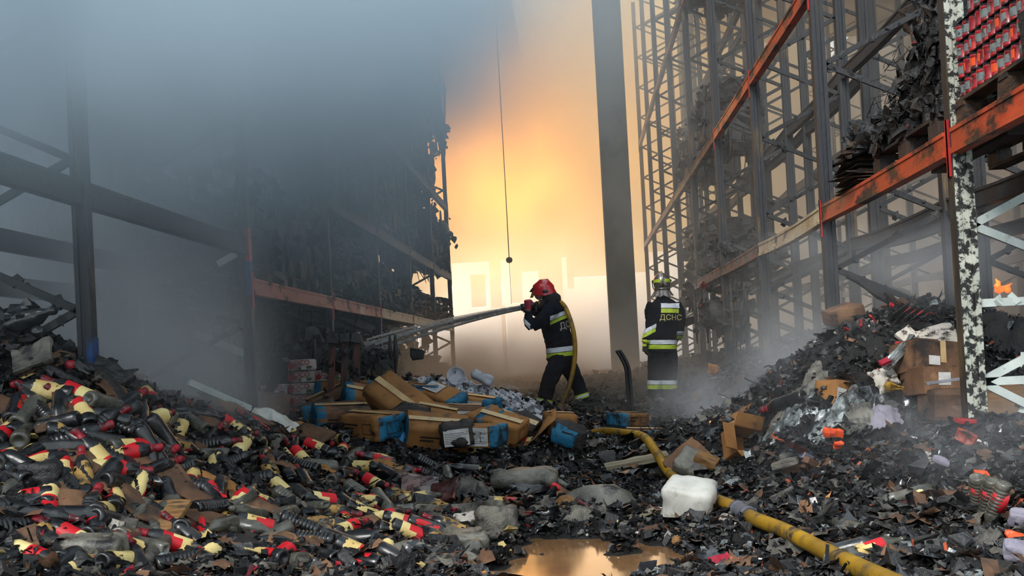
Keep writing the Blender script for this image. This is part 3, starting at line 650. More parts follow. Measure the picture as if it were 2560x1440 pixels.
b = b.build('nozzle', M['black_plastic'], hz, -iv)
# water: solid core fraying into strands and drops
M['water'] = nmat('water', [(.3, srgb(190, 188, 184)), (.7, srgb(225, 224, 222))], 12, (.15, .3), trans=.5, alpha=.5, stretch=(1, 1, 1))
b = MB(); end = P(905, 866, 10.2); wd = end - a_; rr_ = random.Random(3)
for k in range(16):
    a0 = rr_.uniform(0, 2 * PI); sp = rr_.random() ** .5; pts = []; rad = []; m_ = 14
    for i in range(m_):
        t = i / (m_ - 1) * rr_.uniform(.96, 1.0); rr0 = (.026 + .085 * t ** 1.3) * sp
        pts.append(a_ + wd * t + Vector((0, math.cos(a0 + t) * rr0, math.sin(a0 + t) * rr0 + .12 * t * (1 - t))) ); rad.append((.017 - .006 * t) * (1 if k < 8 else .7))
    b.tube(pts, rad, 6)
for k in range(260):
    t = .35 + .65 * rr_.random() ** .6; s = rr_.uniform(.003, .008); off = Vector((rr_.gauss(0, .05), rr_.gauss(0, .06), rr_.gauss(0, .055))) * t
    ell(b, a_ + wd * t + off + Vector((0, 0, .12 * t * (1 - t))), (s * 2.5, s, s), 6)
jt = b.build('water_jet', M['water']); tag(jt, 'jet of water spraying from the nozzle towards the smoky rack', 'water')

# ------------------------------------------------------------------ goods on the racks
M['wood_burnt'] = nmat('wood_burnt', [(.3, srgb(40, 26, 16)), (.55, srgb(84, 56, 32)), (.75, srgb(128, 92, 58))], 6, (.6, .9), bump=.5, bscale=40, stretch=(3, .5, 3), soot=((.012, .01, .009, 1), .5, 7, .08))
M['wood_dark'] = nmat('wood_dark', [(.3, (.012, .009, .008)), (.6, (.05, .03, .022)), (.8, srgb(96, 54, 40))], 5, (.45, .8), bump=.6, bscale=40, stretch=(4, 4, .5))
M['charred_carton'] = nmat('charred_carton', [(.3, (.006, .006, .006)), (.55, (.022, .018, .016)), (.72, (.06, .042, .03)), (.85, srgb(120, 86, 58))], 7, (.4, .85), bump=.9, bscale=30)
M['jar_red'] = nmat('jar_red', [(.3, srgb(112, 10, 24)), (.6, srgb(176, 26, 34)), (.8, srgb(206, 56, 40))], 14, (.25, .5), coat=.3, soot=((.016, .009, .009, 1), .56, 22, .07))
M['jar_label'] = nmat('jar_label', [(.3, srgb(70, 78, 80)), (.7, srgb(158, 164, 158))], 30, (.25, .5), soot=((.03, .03, .03, 1), .55, 30))
M['jar_orange'] = flat('jar_orange', srgb(226, 82, 36), .35)
M['lid_black'] = flat('lid_black', (.012, .01, .011, 1), .4)
M['jar_burnt'] = nmat('jar_burnt', [(.3, (.008, .008, .009)), (.55, (.03, .026, .025)), (.8, (.13, .1, .09))], 14, (.2, .6), bump=.7, bscale=60, soot=(srgb(150, 30, 34), .68, 9))
ORD = ['zeroth', 'first', 'second', 'third', 'fourth', 'fifth', 'sixth', 'seventh', 'eighth', 'ninth', 'tenth', 'eleventh', 'twelfth', 'thirteenth', 'fourteenth', 'fifteenth', 'sixteenth', 'seventeenth', 'eighteenth', 'nineteenth', 'twentieth']
def nth(i):
    if i <= 20: return ORD[i]
    t = i % 100
    return f"{i}{'th' if 10 < t < 14 else {1: 'st', 2: 'nd', 3: 'rd'}.get(i % 10, 'th')}"
def rounded_box(d, r=.02, n=4, crumple=0.0, seed=0.0, freq=9, ms=None):
    """box with rounded edges, dented by noise; faces keep an index for the side they belong to"""
    bm = bmesh.new(); bmesh.ops.create_cube(bm, size=2)
    bmesh.ops.subdivide_edges(bm, edges=bm.edges[:], cuts=n, use_grid_fill=True)
    h = Vector(d) / 2; V = []
    for v in bm.verts:
        p = Vector((v.co.x * h.x, v.co.y * h.y, v.co.z * h.z)); inn = Vector([max(-(k - r), min(k - r, q_)) for k, q_ in zip(h, p)])
        q_ = p - inn
        if q_.length > 1e-6: p = inn + q_.normalized() * r
        v.co = p; V.append(p)
    if crumple:
        A = np.array([v.co[:] for v in bm.verts]); bm.normal_update()
        f = fbm(A[:, 0] * freq + seed, A[:, 1] * freq, A[:, 2] * freq, 3) * crumple
        for v, k in zip(bm.verts, f): v.co += v.normal * k
    return bm
def bm_obj(bm, name, mats, parent=None, loc=None, rot=None, smooth=True, pick=None):
    me = bpy.data.meshes.new(name); bm.normal_update()
    for f in bm.faces:
        f.smooth = smooth
        if pick: f.material_index = pick(f)
    bm.to_mesh(me); bm.free()
    for m in (mats if isinstance(mats, (list, tuple)) else [mats]): me.materials.append(m)
    return me_obj(name, me, parent, loc, rot)
_pal = {}
def pallet_parts(root, L=1.2, W=.8, mat='wood_burnt', z=0.0, along='Y'):
    """boards along Y on top, blocks, skids"""
    key = (L, W, mat)
    if key not in _pal:
        b = MB(); b.box((0, 0, 0), (.1, L, .022), jit=.003); a = b.mesh('deck_board', M[mat])
        b = MB(); b.box((0, 0, 0), (W, .1, .022), jit=.003); c = b.mesh('stringer_board', M[mat])
        b = MB(); b.box((0, 0, 0), (.1, .14, .08), jit=.004); d = b.mesh('block', M[mat])
        b = MB(); b.box((0, 0, 0), (.1, L, .02), jit=.003); e = b.mesh('bottom_board', M[mat]); _pal[key] = (a, c, d, e)
    a, c, d, e = _pal[key]
    for k in range(5): me_obj('deck_board', a, root, (-W / 2 + .05 + k * (W - .1) / 4, 0, z + .133), (0, 0, random.uniform(-.012, .012)))
    for k in range(3): me_obj('stringer_board', c, root, (0, (-L / 2 + .07) + k * (L / 2 - .07), z + .111))
    for i in range(3):
        me_obj('bottom_board', e, root, (-W / 2 + .05 + i * (W - .1) / 2, 0, z + .01))
        for k in range(3): me_obj('block', d, root, (-W / 2 + .05 + i * (W - .1) / 2, -L / 2 + .07 + k * (L / 2 - .07), z + .06))
def crust(b, n, box, rr, smin=.03, smax=.1, flatk=.25):
    for _ in range(n):
        c = [rr.uniform(-box[0], box[0]), rr.uniform(-box[1], box[1]), rr.uniform(0, box[2])]; ax = rr.randrange(5)
        if ax < 2: c[0] = box[0] * (1 if rr.random() < .5 else -1)
        elif ax < 4: c[1] = box[1] * (1 if rr.random() < .5 else -1)
        else: c[2] = box[2]
        s = rr.uniform(smin, smax); b.box(c, (s, s * rr.uniform(.5, 2), s * flatk), Euler((rr.uniform(0, 6), rr.uniform(0, 6), rr.uniform(0, 6))).to_matrix(), 0, s * .2)
# red jars on the pallet beside the pale post
jp = empty('wooden_pallet', (2.46, 4.86, 2.115), label='scorched wooden pallet on the orange beam, carrying the red jars', cat='pallet'); pallet_parts(jp, 1.2, .84)
def jar_meshes(mat, lmat):
    b = MB(); b.lathe([(.031, 0), (.036, .004), (.0365, .012), (.034, .018), (.034, .066), (.036, .07), (.035, .078), (.03, .082)], 14); a = b.mesh('jar', M[mat])
    b = MB(); b.lathe([(.032, .078), (.0335, .08), (.0335, .091), (.03, .093), (.001, .093)], 14, m=0); c = b.mesh('lid', M['lid_black'])
    b = MB(); V = []; F = []
    for k in range(8):
        an = PI + (-.9 + 1.5 * k / 7); V += [(.0347 * math.cos(an), .0347 * math.sin(an), .022), (.0347 * math.cos(an), .0347 * math.sin(an), .062)]
        if k: F.append((2 * k - 2, 2 * k, 2 * k + 1, 2 * k - 1))
    b.add(V, F, 0, True); d = b.mesh('label', M[lmat]); return a, c, d
JR = jar_meshes('jar_red', 'jar_label'); JB = jar_meshes('jar_burnt', 'jar_burnt'); J2 = jar_meshes('jar_red', 'jar_orange')
jroot = me_obj('red_jar', JR[0]); me_obj('lid', JR[1], jroot); me_obj('label', JR[2], jroot)
jroot2 = me_obj('red_jar', JR[0]); me_obj('lid', J2[1], jroot2); me_obj('label', J2[2], jroot2)
used = [False, False]
rr = random.Random(5)
for row in range(2):
    for k in range(14):
        y = 5.395 - k * .078; layers = min(7, 4 + k // 2) - row
        for l in range(layers):
            if y < 4.3 or (row == 1 and l < layers - 2): continue
            w_ = 1 if rr.random() < .28 else 0; src = (jroot, jroot2)[w_]
            o = src if not used[w_] else copy_tree(src); used[w_] = True
            o.location = (2.085 + row * .075 + rr.uniform(-.004, .004), y, 2.262 + l * .096); o.rotation_euler = (rr.uniform(-.03, .03), rr.uniform(-.03, .03), rr.uniform(-.5, .7))
            tag(o, f"{'orange-labelled ' if w_ else ''}red jar, {nth(l + 1)} layer up, {nth(k + 1)} from the pale post{', inner row' if row else ''}", 'jar', 'red jars stacked on the high pallet')
b = MB(); rr = random.Random(8)
for l in range(1, 7):                                              # layer sheets between the jars
    n_ = max(0, l - 4) * 2
    for k in range(14 - n_): b.box((2.44, 5.395 - (k + n_) * .078, 2.2605 + l * .096 - .0012), (.78, .077, .0022), None, 0, .0006)
b.box((2.52, 4.86, 2.262 + .2), (.62, 1.05, .38), None, 0, .01)
o = b.build('cardboard_packing', M['charred_carton']); tag(o, 'scorched cardboard layer sheets and core between the red jars', 'cardboard')
b = MB(); b.box((2.055, 4.52, 2.58), (.05, .09, .62), None, 0, .008); b.box((2.04, 4.50, 2.33), (.07, .12, .2), None, 0, .015)
o = b.build('corner_board', M['charred_carton']); tag(o, 'charred upright corner board at the end of the red jar stack', 'cardboard')
b = MB(); b.box((2.4, 5.25, 2.93), (.03, .26, .14), Euler((.6, .1, .2)).to_matrix(), 0, .01); o = b.build('wood_plank', M['wood_burnt']); tag(o, 'loose light wood board lying on top of the red jars', 'board')
# burnt jars past the pale post
bp = empty('wooden_pallet', (2.46, 6.32, 2.115), label='blackened wooden pallet on the orange beam under the burnt jars', cat='pallet'); pallet_parts(bp, 1.2, .84, 'wood_dark')
jb = me_obj('burnt_jar', JB[0]); me_obj('lid', JB[1], jb); me_obj('label', JB[2], jb); first = True; rr = random.Random(9)
for k in range(14):
    y = 5.72 + k * .082; layers = [8, 8, 7, 7, 6, 5, 4, 3, 3, 3, 2, 2, 1, 1][k]
    for l in range(layers):
        if rr.random() < .1: continue
        o = jb if first else copy_tree(jb); first = False
        o.location = (2.09 + rr.uniform(-.015, .02), y, 2.262 + l * .094); o.rotation_euler = (rr.uniform(-.12, .12), rr.uniform(-.12, .12), rr.uniform(-3, 3))
        tag(o, f"burnt black jar in the {nth(l + 1)} layer up, {nth(k + 1)} beyond the pale post", 'jar', 'burnt jars on the blackened pallet')
b = MB(); rr = random.Random(4)
for k in range(14): b.box((2.5, 5.72 + k * .082, 2.262 + [8, 8, 7, 7, 6, 5, 4, 3, 3, 3, 2, 2, 1, 1][k] * .045), (.72, .08, [8, 8, 7, 7, 6, 5, 4, 3, 3, 3, 2, 2, 1, 1][k] * .09), None, 0, .02)
for k in range(240):
    t = rr.random(); y = 5.68 + 1.15 * t; top = 2.3 + .75 * (1 - t) ** 1.1; s = rr.uniform(.02, .07)
    b.box((2.03 + rr.uniform(-.02, .1), y, rr.uniform(2.27, top)), (s * .3, s * 1.4, s), Euler((rr.uniform(-.8, .8), rr.uniform(-.6, .6), rr.uniform(-.6, .6))).to_matrix(), 0, s * .25)
for k in range(60):
    p_ = Vector((2.06 + rr.uniform(-.03, .05), 5.7 + rr.random() * 1.1, 2.75 - rr.random() * .4)); b.tube([p_, p_ + Vector((-.03, rr.uniform(-.08, .12), rr.uniform(-.02, .07))), p_ + Vector((-.05, rr.uniform(-.1, .25), rr.uniform(-.03, .03)))], .0025, 4)
o = b.build('charred_wrapping', M['charred_carton']); tag(o, 'charred shrink wrap and cardboard clinging round the burnt jars', 'wrapping')
b = MB(); rr = random.Random(2)
for k in range(26): b.box((2.1 + rr.uniform(-.03, .05), 7.42 + rr.uniform(-.06, .06), 2.125 + k * .011), (.3 * (1 - .014 * k), .42 * (1 - .016 * k), .006), Euler((rr.uniform(-.05, .05), rr.uniform(-.05, .05), rr.uniform(-.25, .25))).to_matrix(), 0, .012)
o = b.build('cardboard_stack', M['wood_burnt']); tag(o, 'slumped stack of burnt cardboard sheets overhanging the orange beam', 'cardboard')
b = MB(); rr = random.Random(21); ell(b, (2.1, 7.2, 2.42), (.1, .34, .08), 10)
for k in range(70): s = rr.uniform(.03, .09); b.box((2.1 + rr.gauss(0, .06), 7.2 + rr.gauss(0, .22), 2.42 + rr.gauss(0, .05)), (s, s * 1.5, s * .5), Euler((rr.random() * 6, rr.random() * 6, 0)).to_matrix(), 0, s * .3)
o = b.build('charred_lump', M['char']); tag(o, 'black charred lump sitting on the slumped cardboard sheets', 'debris')

# ---- charred pallet loads
def charred_load(seed, W=.85, L=1.15, h=.9, cols=(3, 4), mat='charred_carton'):
    rr = random.Random(seed); root = empty('charred_pallet_load'); pallet_parts(root, L, W, 'wood_dark')
    for i in range(cols[0]):
        for k in range(cols[1]):
            n = max(1, int(h / .24 * rr.uniform(.45, 1.05))); z = .15
            for l in range(n):
                hh = rr.uniform(.2, .26); bm = rounded_box((W / cols[0] * .97, L / cols[1] * .97, hh), .012, 2, .022, rr.random() * 50)
                bm_obj(bm, 'burnt_carton', M[mat], root, (-W / 2 + W / cols[0] * (i + .5) + rr.uniform(-.02, .02), -L / 2 + L / cols[1] * (k + .5) + rr.uniform(-.02, .02), z + hh / 2), (rr.uniform(-.06, .06), rr.uniform(-.06, .06), rr.uniform(-.08, .08)), False); z += hh * .97
    b = MB(); crust(b, 150, (W / 2 + .01, L / 2 + .01, h + .08), rr, .04, .16)
    for _ in range(14):
        x, y = rr.uniform(-W / 2, W / 2), rr.choice((-1, 1)) * L / 2; b.tube([(x, y, h * rr.uniform(.4, 1)), (x + rr.uniform(-.1, .1), y * 1.08, h * .5 * rr.random()), (x + rr.uniform(-.1, .1), y * 1.1, rr.uniform(-.3, .1))], [.02, .014, .006], 5)
    o = b.build('crust', M['char'], root); o['kind'] = 'stuff'
    return root
protos = [charred_load(s, h=h) for s, h in ((1, .95), (2, .75), (3, 1.15))]
used_p = [False] * 3
def put_load(k, x, y, z, rz, label, group, s=1.0):
    o = protos[k] if not used_p[k] else copy_tree(protos[k]); used_p[k] = True
    o.location = (x, y, z); o.rotation_euler = (0, 0, rz); o.scale = (1, 1, s); tag(o, label, 'pallet load', group); return o
rr = random.Random(12); XC = -3.07; gname = 'charred pallet loads on the smoky rack'
for i in range(2, 7):  # loads added on the ground to darken the bay under the beam
    for j, f in enumerate((.26, .74)):
        if i == 2 or (i == 3 and j == 0): continue
        put_load((i + j) % 3, XC - .1, YL[i] + f * 2.75, Hbase(XC, YL[i] + f * 2.75)[0] - .08, (0, PI)[j], f'added charred pallet load on the ground under the smoky rack, {nth((i - 2) * 2 + j - 2)} into the distance', gname, .75)
for i in range(2, 7):  # loads added in the second rack as dark backing for the bay
    for z, zs in ((1.8, 1.2), (None, 1.3)):
        zz = z if z else Hbase(-4.25, YL[i] + 1.4)[0] - .1
        o = put_load((i + (z is None)) % 3, -4.25, YL[i] + 1.38, zz, 0, f"added charred pallet load {'on the lower beam' if z else 'on the ground'} of the second rack, {nth(i - 1)} into the distance", gname, zs); o.scale = (1, 1.9, zs)
lev = {1.8: 'first', 2.89: 'second', 4.37: 'third', 5.97: 'fourth'}
for z, ln in lev.items():
    idx = 0
    for i in range(2, 7):
        if z > 2 and i < 3: continue
        for j, f in enumerate((.26, .74)):
            idx += 1
            if z > 4 and i == 6 and j == 1: continue
            if z == 2.89 and i == 5 and j == 1: continue
            s = {1.8: .82, 2.89: 1.25, 4.37: 1.35, 5.97: 1.5}[z] * rr.uniform(.85, 1.05)
            if z == 1.8 and i >= 5: s = .42
            put_load((idx + int(z)) % 3, XC, YL[i] + f * 2.75, z, (0, PI)[idx % 2], f"charred pallet load on the {ln} level of the smoky rack, {nth(idx)} into the distance", gname, s)
g2 = 'charred pallet loads across the aisle'
put_load(0, 2.53, 15.9, 3.94, 0, 'charred pallet load with ragged side, high up across the aisle, nearer one', g2, 1.0)
put_load(2, 2.53, 18.6, 3.94, PI, 'tall flat-topped charred load high up behind the ragged one', g2, .85)
put_load(1, 2.53, 16.9, 6.67, 0, 'charred pallet load on the topmost level, cut by the picture edge', g2, 1.2)
put_load(2, 2.53, 18.2, 2.12, PI, 'charred load on the low beam nearest the silver-helmeted firefighter', g2, .8)
put_load(0, 2.53, 16.7, 2.12, 0, 'charred load with sticks on top, on the low brown beam', g2, .85)
put_load(1, 2.53, 15.1, 2.12, PI, 'lowest slumped charred load on the brown beam, nearest the cream beam', g2, .55)
# things hanging from the beams
def hanging(name, label, c, n, size, seed, mats, mi=None, cat='debris'):
    rr = random.Random(seed); b = MB(); c = Vector(c)
    for k in range(n):
        p_ = c + Vector((rr.gauss(0, size[0]), rr.gauss(0, size[1]), rr.gauss(0, size[2]))); s = rr.uniform(.04, .12)
        b.box(p_, (s, s * 1.2, s * .3), Euler((rr.random() * 6, rr.random() * 6, 0)).to_matrix(), (rr.random() < .22) * 1 if len(mats) > 1 else 0, s * .3)
    ell(b, c, [q_ * 1.4 for q_ in size], 10)
    for k in range(5):
        p_ = c + Vector((rr.gauss(0, size[0]), rr.gauss(0, size[1]), 0)); b.tube([p_ + Vector((0, 0, size[2] * 2.2)), p_, p_ + Vector((rr.uniform(-.05, .05), 0, -size[2] * 2.5))], [.012, .03, .008], 6)
    return tag(b.build(name, mats), label, cat)
hanging('hanging_wreck', 'black and red tangle of burnt packs dangling under the brown beam', P(1790, 785, 15.3), 60, (.16, .16, .17), 5, [M['char'], M['jar_red']])
hanging('hanging_rag', 'small grey scorched rag hanging under the brown beam by the silver helmet', P(1728, 745, 16.5), 14, (.05, .05, .09), 6, [M['charred_carton']])
hanging('hanging_rag', 'long torn black strips hanging under the slumped load', P(1850, 790, 13.6), 40, (.07, .2, .2), 7, [M['char']])
hanging('hanging_rag', 'black strips dangling from the pinkish beam above the water jet', P(1062, 830, 19.0), 16, (.04, .1, .16), 8, [M['char']])
hanging('charred_lump', 'round charred lump stuck on the post beside the low loads', P(1815, 620, 13.84), 30, (.03, .03, .03), 9, [M['char']])
hanging('scorched_box', 'light scorched box fragment lodged high on the rear rack', P(2280, 45, 8.6), 4, (.05, .05, .05), 10, [M['wood_burnt']])
for k, (x, y, Y, s) in enumerate(((1085, 250, 21.6, .3), (1100, 330, 21.6, .2), (1110, 590, 21.7, .25))):
    hanging('hanging_rag', ('topmost', 'middle', 'lowest')[k] + ' ragged strip hanging off the end post of the smoky rack', P(x, y, Y), 26, (.1, .2, s), 30 + k, [M['char']])
# hanging ball
b = MB(); c = P(1273, 650, 26); ell(b, c, (.085, .085, .085), 14); b.tube([c + Vector((0, 0, .08)), c + Vector((0, 0, 2)), P(1232, -97, 26.2)], .012, 5); b.tube([c, P(1279, 760, 26)], .006, 5)
tag(b.build('hanging_ball', M['steel_soot']), 'small round ball on a thin cable hanging before the fire glow', 'ball')
# flames on the far heap
M['fire'] = nmat('fire', [(.3, srgb(230, 70, 10)), (.7, srgb(255, 120, 30))], 8, (.9, 1), emit=(srgb(255, 88, 22), 2.2))
for k, (x, y, h_) in enumerate(((2466, 712, .17), (2508, 722, .1))):
    b = MB(); c = P(x, y, 11.5)
    for j in range(7):
        o_ = Vector((random.gauss(0, .05), random.gauss(0, .04), 0)); hh = h_ * random.uniform(.5, 1); b.tube([c + o_ - Vector((0, 0, hh * .5)), c + o_ - Vector((.01, 0, hh * .2)), c + o_ + Vector((random.uniform(-.04, .04), 0, hh * .2)), c + o_ + Vector((random.uniform(-.06, .06), 0, hh * .6))], [.02, .035, .022, .003], 7)
    tag(b.build('flame', M['fire']), ('larger orange flame burning on the heap behind the pale post', 'smaller orange flame at the far side of the heap behind the pale post')[k], 'flame')
lamp('fire_light', 'POINT', P(2480, 690, 11.3), 12, (1, .4, .12), .1)
# bent pipe
b = MB(); pp = smooth_path([P(1545, 876, 12.4), P(1556, 893, 12.4), P(1568, 920, 12.4), P(1572, 960, 12.4), P(1578, 1030, 12.4)], 5)
for s in (-1, 1): b.tube([p_ + Vector((s * .019, 0, 0)) for p_ in pp], .02, 8)
b.tube([p_ + Vector((0, .02, 0)) for p_ in pp], .02, 6)
tag(b.build('bent_pipe', M['black_plastic']), 'bent black metal pipe sticking up out of the rubble before the column', 'pipe')
# ---- drink cartons under the pinkish beam
M['foco_box'] = nmat('foco_box', [(.3, srgb(160, 142, 136)), (.7, srgb(206, 192, 184))], 4, (.6, .85), soot=((.03, .024, .022, 1), .58, 5, .07))
M['print_red'] = flat('print_red', srgb(160, 22, 34), .7); M['print_green'] = flat('print_green', srgb(80, 110, 60), .7); M['paper'] = nmat('paper', [(.3, srgb(170, 168, 165)), (.7, srgb(214, 212, 208))], 8, (.7, .9), soot=((.06, .05, .045, 1), .66, 12))
fz = Vector(P(740, 1055, 9.8)); FW, FH, FD = .265, .112, .3
ft = text_mesh('FOCO', .07, M['print_red'], name='lettering'); fs = text_mesh('POMEGRANATE', .024, M['print_red'], name='small_lettering')
def foco(loc_, rot, label, empty_=False):
    o = bm_obj(rounded_box((FW, FD, FH), .008, 3, .006, random.random() * 40), 'drink_carton', M['foco_box'], None, loc_, rot); tag(o, label, 'carton', 'printed drink cartons in a stack')
    f = -FD / 2 - .009
    me_obj('lettering', ft, o, (-.01, f, .022), (PI / 2, 0, 0)); me_obj('small_lettering', fs, o, (-.005, f, -.018), (PI / 2, 0, 0))
    b = MB(); b.add([(-.1 + .026 * math.cos(a), f, -.004 + .028 * math.sin(a)) for a in [2 * PI * k / 14 for k in range(14)]], [tuple(range(14))]); b.build('fruit_print', M['print_red'], o)
    b = MB(); b.add([(.08 + .03 * math.cos(a), f, -.022 + .013 * math.sin(a)) for a in [2 * PI * k / 10 for k in range(10)]], [tuple(range(10))]); b.build('leaf_print', M['print_green'], o)
    b = MB(); b.add([(.0, f - .001, -.045), (.05, f - .001, -.045), (.05, f - .001, -.01), (.0, f - .001, -.01)], [(0, 1, 2, 3)]); b.build('paper_label', M['paper'], o)
    return o
for c_ in range(3):
    for r_ in range(5 if c_ == 1 else 4):
        if c_ == 0 and r_ == 3: continue
        foco((fz.x + .07 + (c_ - 1) * .272 + random.uniform(-.006, .006), fz.y + .15 + random.uniform(-.01, .02), fz.z + .03 + FH / 2 + r_ * .115), (random.uniform(-.02, .02), random.uniform(-.02, .02), random.uniform(-.04, .04)), f"soot-stained drink carton, {nth(r_ + 1)} up in the {('leftmost', 'middle', 'rightmost')[c_]} column under the pinkish beam")
# burnt litter on top of that stack
o = hanging('charred_heap', 'black charred packaging heaped on top of the printed drink cartons', fz + Vector((.1, .35, .62)), 170, (.34, .16, .08), 40, [M['char']]); o['kind'] = 'stuff'
# pallet standing on end beside the post
pr = empty('wooden_pallet', P(858, 1000, 9.35), (R(-8), R(4), R(14)), label='scorched reddish wooden pallet standing on end beside the drink cartons', cat='pallet')
M['wood_red'] = nmat('wood_red', [(.3, srgb(44, 22, 16)), (.55, srgb(84, 44, 32)), (.78, srgb(138, 84, 62))], 5, (.4, .7), bump=.6, bscale=40, stretch=(5, 5, .6), soot=((.01, .008, .008, 1), .54, 7, .06))
for k in range(3):
    b = MB(); b.box((-.11 + k * .115, 0, .27), (.066, .03, .6), None, 0, .006); b.build('deck_board', M['wood_red'], pr)
for z in (.04, .56): b = MB(); b.box((0, .045, z), (.34, .05, .07), None, 0, .008); b.build('stringer_board', M['wood_red'], pr)
for k in range(3):
    b = MB(); b.box((-.115 + k * .115, -.01, .57), (.095, .12, .09), None, 0, .015); crust(b, 12, (.16, .07, .62), random.Random(k), .02, .05); b.build('block', M['char'], pr)
# fallen pale braces under the rack
for k, (p_, q_) in enumerate((((490, 835, 8.6), (612, 885, 8.4)), ((470, 955, 7.4), (625, 1022, 7.9)), ((515, 1026, 7.8), (600, 1020, 8.0)), ((545, 660, 8.1), (590, 635, 8.1)))):
    b = MB(); b.bar(P(*p_), P(*q_), .03, .05); ragged(b, P(*p_), P(*q_), .02, k); tag(b.build('fallen_brace', M['brace_pale']), ['pale flaking brace fallen across the dark bay, upper one', 'pale flaking brace slanting down to the charred post foot', 'short pale bar lying flat on the litter by the post foot', 'short pale brace end showing through the smoke by the red clip'][k], 'brace')
b = MB(); b.bar(P(660, 1000, 9.0), P(715, 900, 8.8), .07, .05, jit=.01); tag(b.build('charred_beam', M['char']), 'charred timber leaning against the printed drink cartons', 'beam')

# ------------------------------------------------------------------ bottles spilled over the near heap
M['bot_black'] = nmat('bot_black', [(.3, (.006, .006, .007)), (.6, (.011, .011, .012)), (.8, (.035, .035, .037))], 12, (.12, .5), coat=.35, bump=.1, bscale=30, soot=((.075, .07, .065, 1), .68, 10, .1))
M['bot_grey'] = nmat('bot_grey', [(.3, srgb(54, 52, 46)), (.6, srgb(104, 102, 92)), (.8, srgb(146, 144, 134))], 9, (.15, .4), trans=.25, bump=.2, bscale=30, coat=.3)
M['cap_red'] = nmat('cap_red', [(.3, srgb(110, 14, 28)), (.7, srgb(172, 24, 42))], 9, (.3, .55), soot=((.02, .012, .012, 1), .54, 14, .08))
M['lab_cream'] = nmat('lab_cream', [(.3, srgb(196, 160, 84)), (.55, srgb(228, 204, 136)), (.75, srgb(240, 224, 166))], 7, (.5, .7), soot=(srgb(70, 48, 22), .64, 18, .04))
M['lab_gold'] = nmat('lab_gold', [(.3, srgb(104, 74, 34)), (.6, srgb(178, 140, 74)), (.8, srgb(214, 184, 116))], 9, (.45, .7), soot=((.02, .015, .01, 1), .56, 16, .05))
M['lab_red'] = nmat('lab_red', [(.3, srgb(178, 14, 26)), (.7, srgb(222, 22, 36))], 7, (.4, .6), soot=(srgb(60, 12, 12), .66, 18))
def bottle_body(kind):
    b = MB(); pr = [(.001, .014), (.014, .012), (.022, .002), (.032, .0), (.038, .006), (.04, .016)]
    if kind == 'rib':
        z = .024
        while z < .17: pr += [(.0405, z), (.0405, z + .008), (.036, z + .012), (.036, z + .014)]; z += .019
        pr += [(.0405, z)]
    elif kind == 'can':
        pr += [(.0405, .05), (.039, .06), (.039, .165), (.0405, .17)]
    else:
        pr += [(.04, .055), (.0385, .06), (.0385, .17), (.04, .176)]
    z0 = pr[-1][1]
    pr += [(.0405, z0 + .012), (.037, z0 + .03), (.029, z0 + .05), (.02, z0 + .07), (.0155, z0 + .085), (.014, .272), (.0165, .275), (.0165, .28), (.013, .282), (.013, .295), (.001, .295)]
    b.lathe(pr, 16); return b
def cap_mesh():
    b = MB(); b.lathe([(.0235, .242), (.0205, .25), (.0175, .262), (.0165, .272), (.0185, .274), (.0185, .298), (.0165, .302), (.001, .302)], 14); return b.mesh('cap', M['cap_red'])
def label_mesh(v):
    b = MB(); n, rws = 22, 6; V, F, mi = [], [], []; rl = random.Random(v * 7 + 1)
    for r_ in range(rws + 1):
        for j in range(n):
            a = 2 * PI * j / n; rad = .0408 + (.004 * math.sin(3 * a + r_) if v in (2, 4) else 0); V.append((math.cos(a) * rad, math.sin(a) * rad, .048 + .134 * r_ / rws + (rl.uniform(-.006, .006) if r_ in (0, rws) and v != 0 else 0)))
    for r_ in range(rws):
        for j in range(n):
            if v == 2 and (j > 13 or (j in (12, 13) and r_ > 2)): continue
            if v == 4 and rl.random() < .22: continue
            red = False
            if v == 0: red = r_ >= 4 or (j < 6 and r_ >= 2) or 11 <= j < 16 and r_ >= 2
            if v == 1: red = r_ >= 3
            if v == 2: red = j < 4
            if v == 5: red = r_ < 3
            F.append((r_ * n + j, r_ * n + (j + 1) % n, (r_ + 1) * n + (j + 1) % n, (r_ + 1) * n + j)); mi.append(1 if red else 0)
    b.V = V; b.F = [list(f) for f in F]; b.M = mi; b.S = [True] * len(F)
    return b.mesh('label', [M['lab_gold' if v == 4 else 'lab_cream'], M['lab_red']])
BODY = {'L': bottle_body('plain').mesh('body', M['bot_black']), 'N': bottle_body('can').mesh('body', M['bot_black']), 'R': bottle_body('rib').mesh('body', M['bot_black']), 'G': bottle_body('plain').mesh('body', M['bot_grey']), 'H': bottle_body('rib').mesh('body', M['bot_grey'])}
def squash(me, seed, amp):
    c = me.copy(); n = len(c.vertices); co = np.empty(n * 3); c.vertices.foreach_get('co', co); co = co.reshape(-1, 3)
    f = fbm(co[:, 0] * 16 + seed, co[:, 1] * 16, co[:, 2] * 9, 2); k = 1 + amp * f; co[:, 0] *= k * (1 - amp * .5); co[:, 1] *= k
    co[:, 0] += amp * .06 * np.sin(co[:, 2] * 9 + seed); c.vertices.foreach_set('co', co.ravel()); c.update(); return c
BODIES = {k: [v, squash(v, 3.1, .25), squash(v, 8.7, .45)] for k, v in BODY.items()}
CAP = cap_mesh(); LAB = [label_mesh(v) for v in range(6)]
LOOK = {'L': ['black bottle with cream and red label', 'black bottle with red-topped cream label', 'black bottle with torn cream label', 'black bottle with plain cream label', 'black bottle with tattered gold label', 'black bottle with red-bottomed cream label'], 'N': ['bare black bottle with red neck'] * 6, 'R': ['ribbed black bottle'] * 6, 'G': ['dusty grey bottle'] * 6, 'H': ['ribbed grey bottle'] * 6}
placed = []
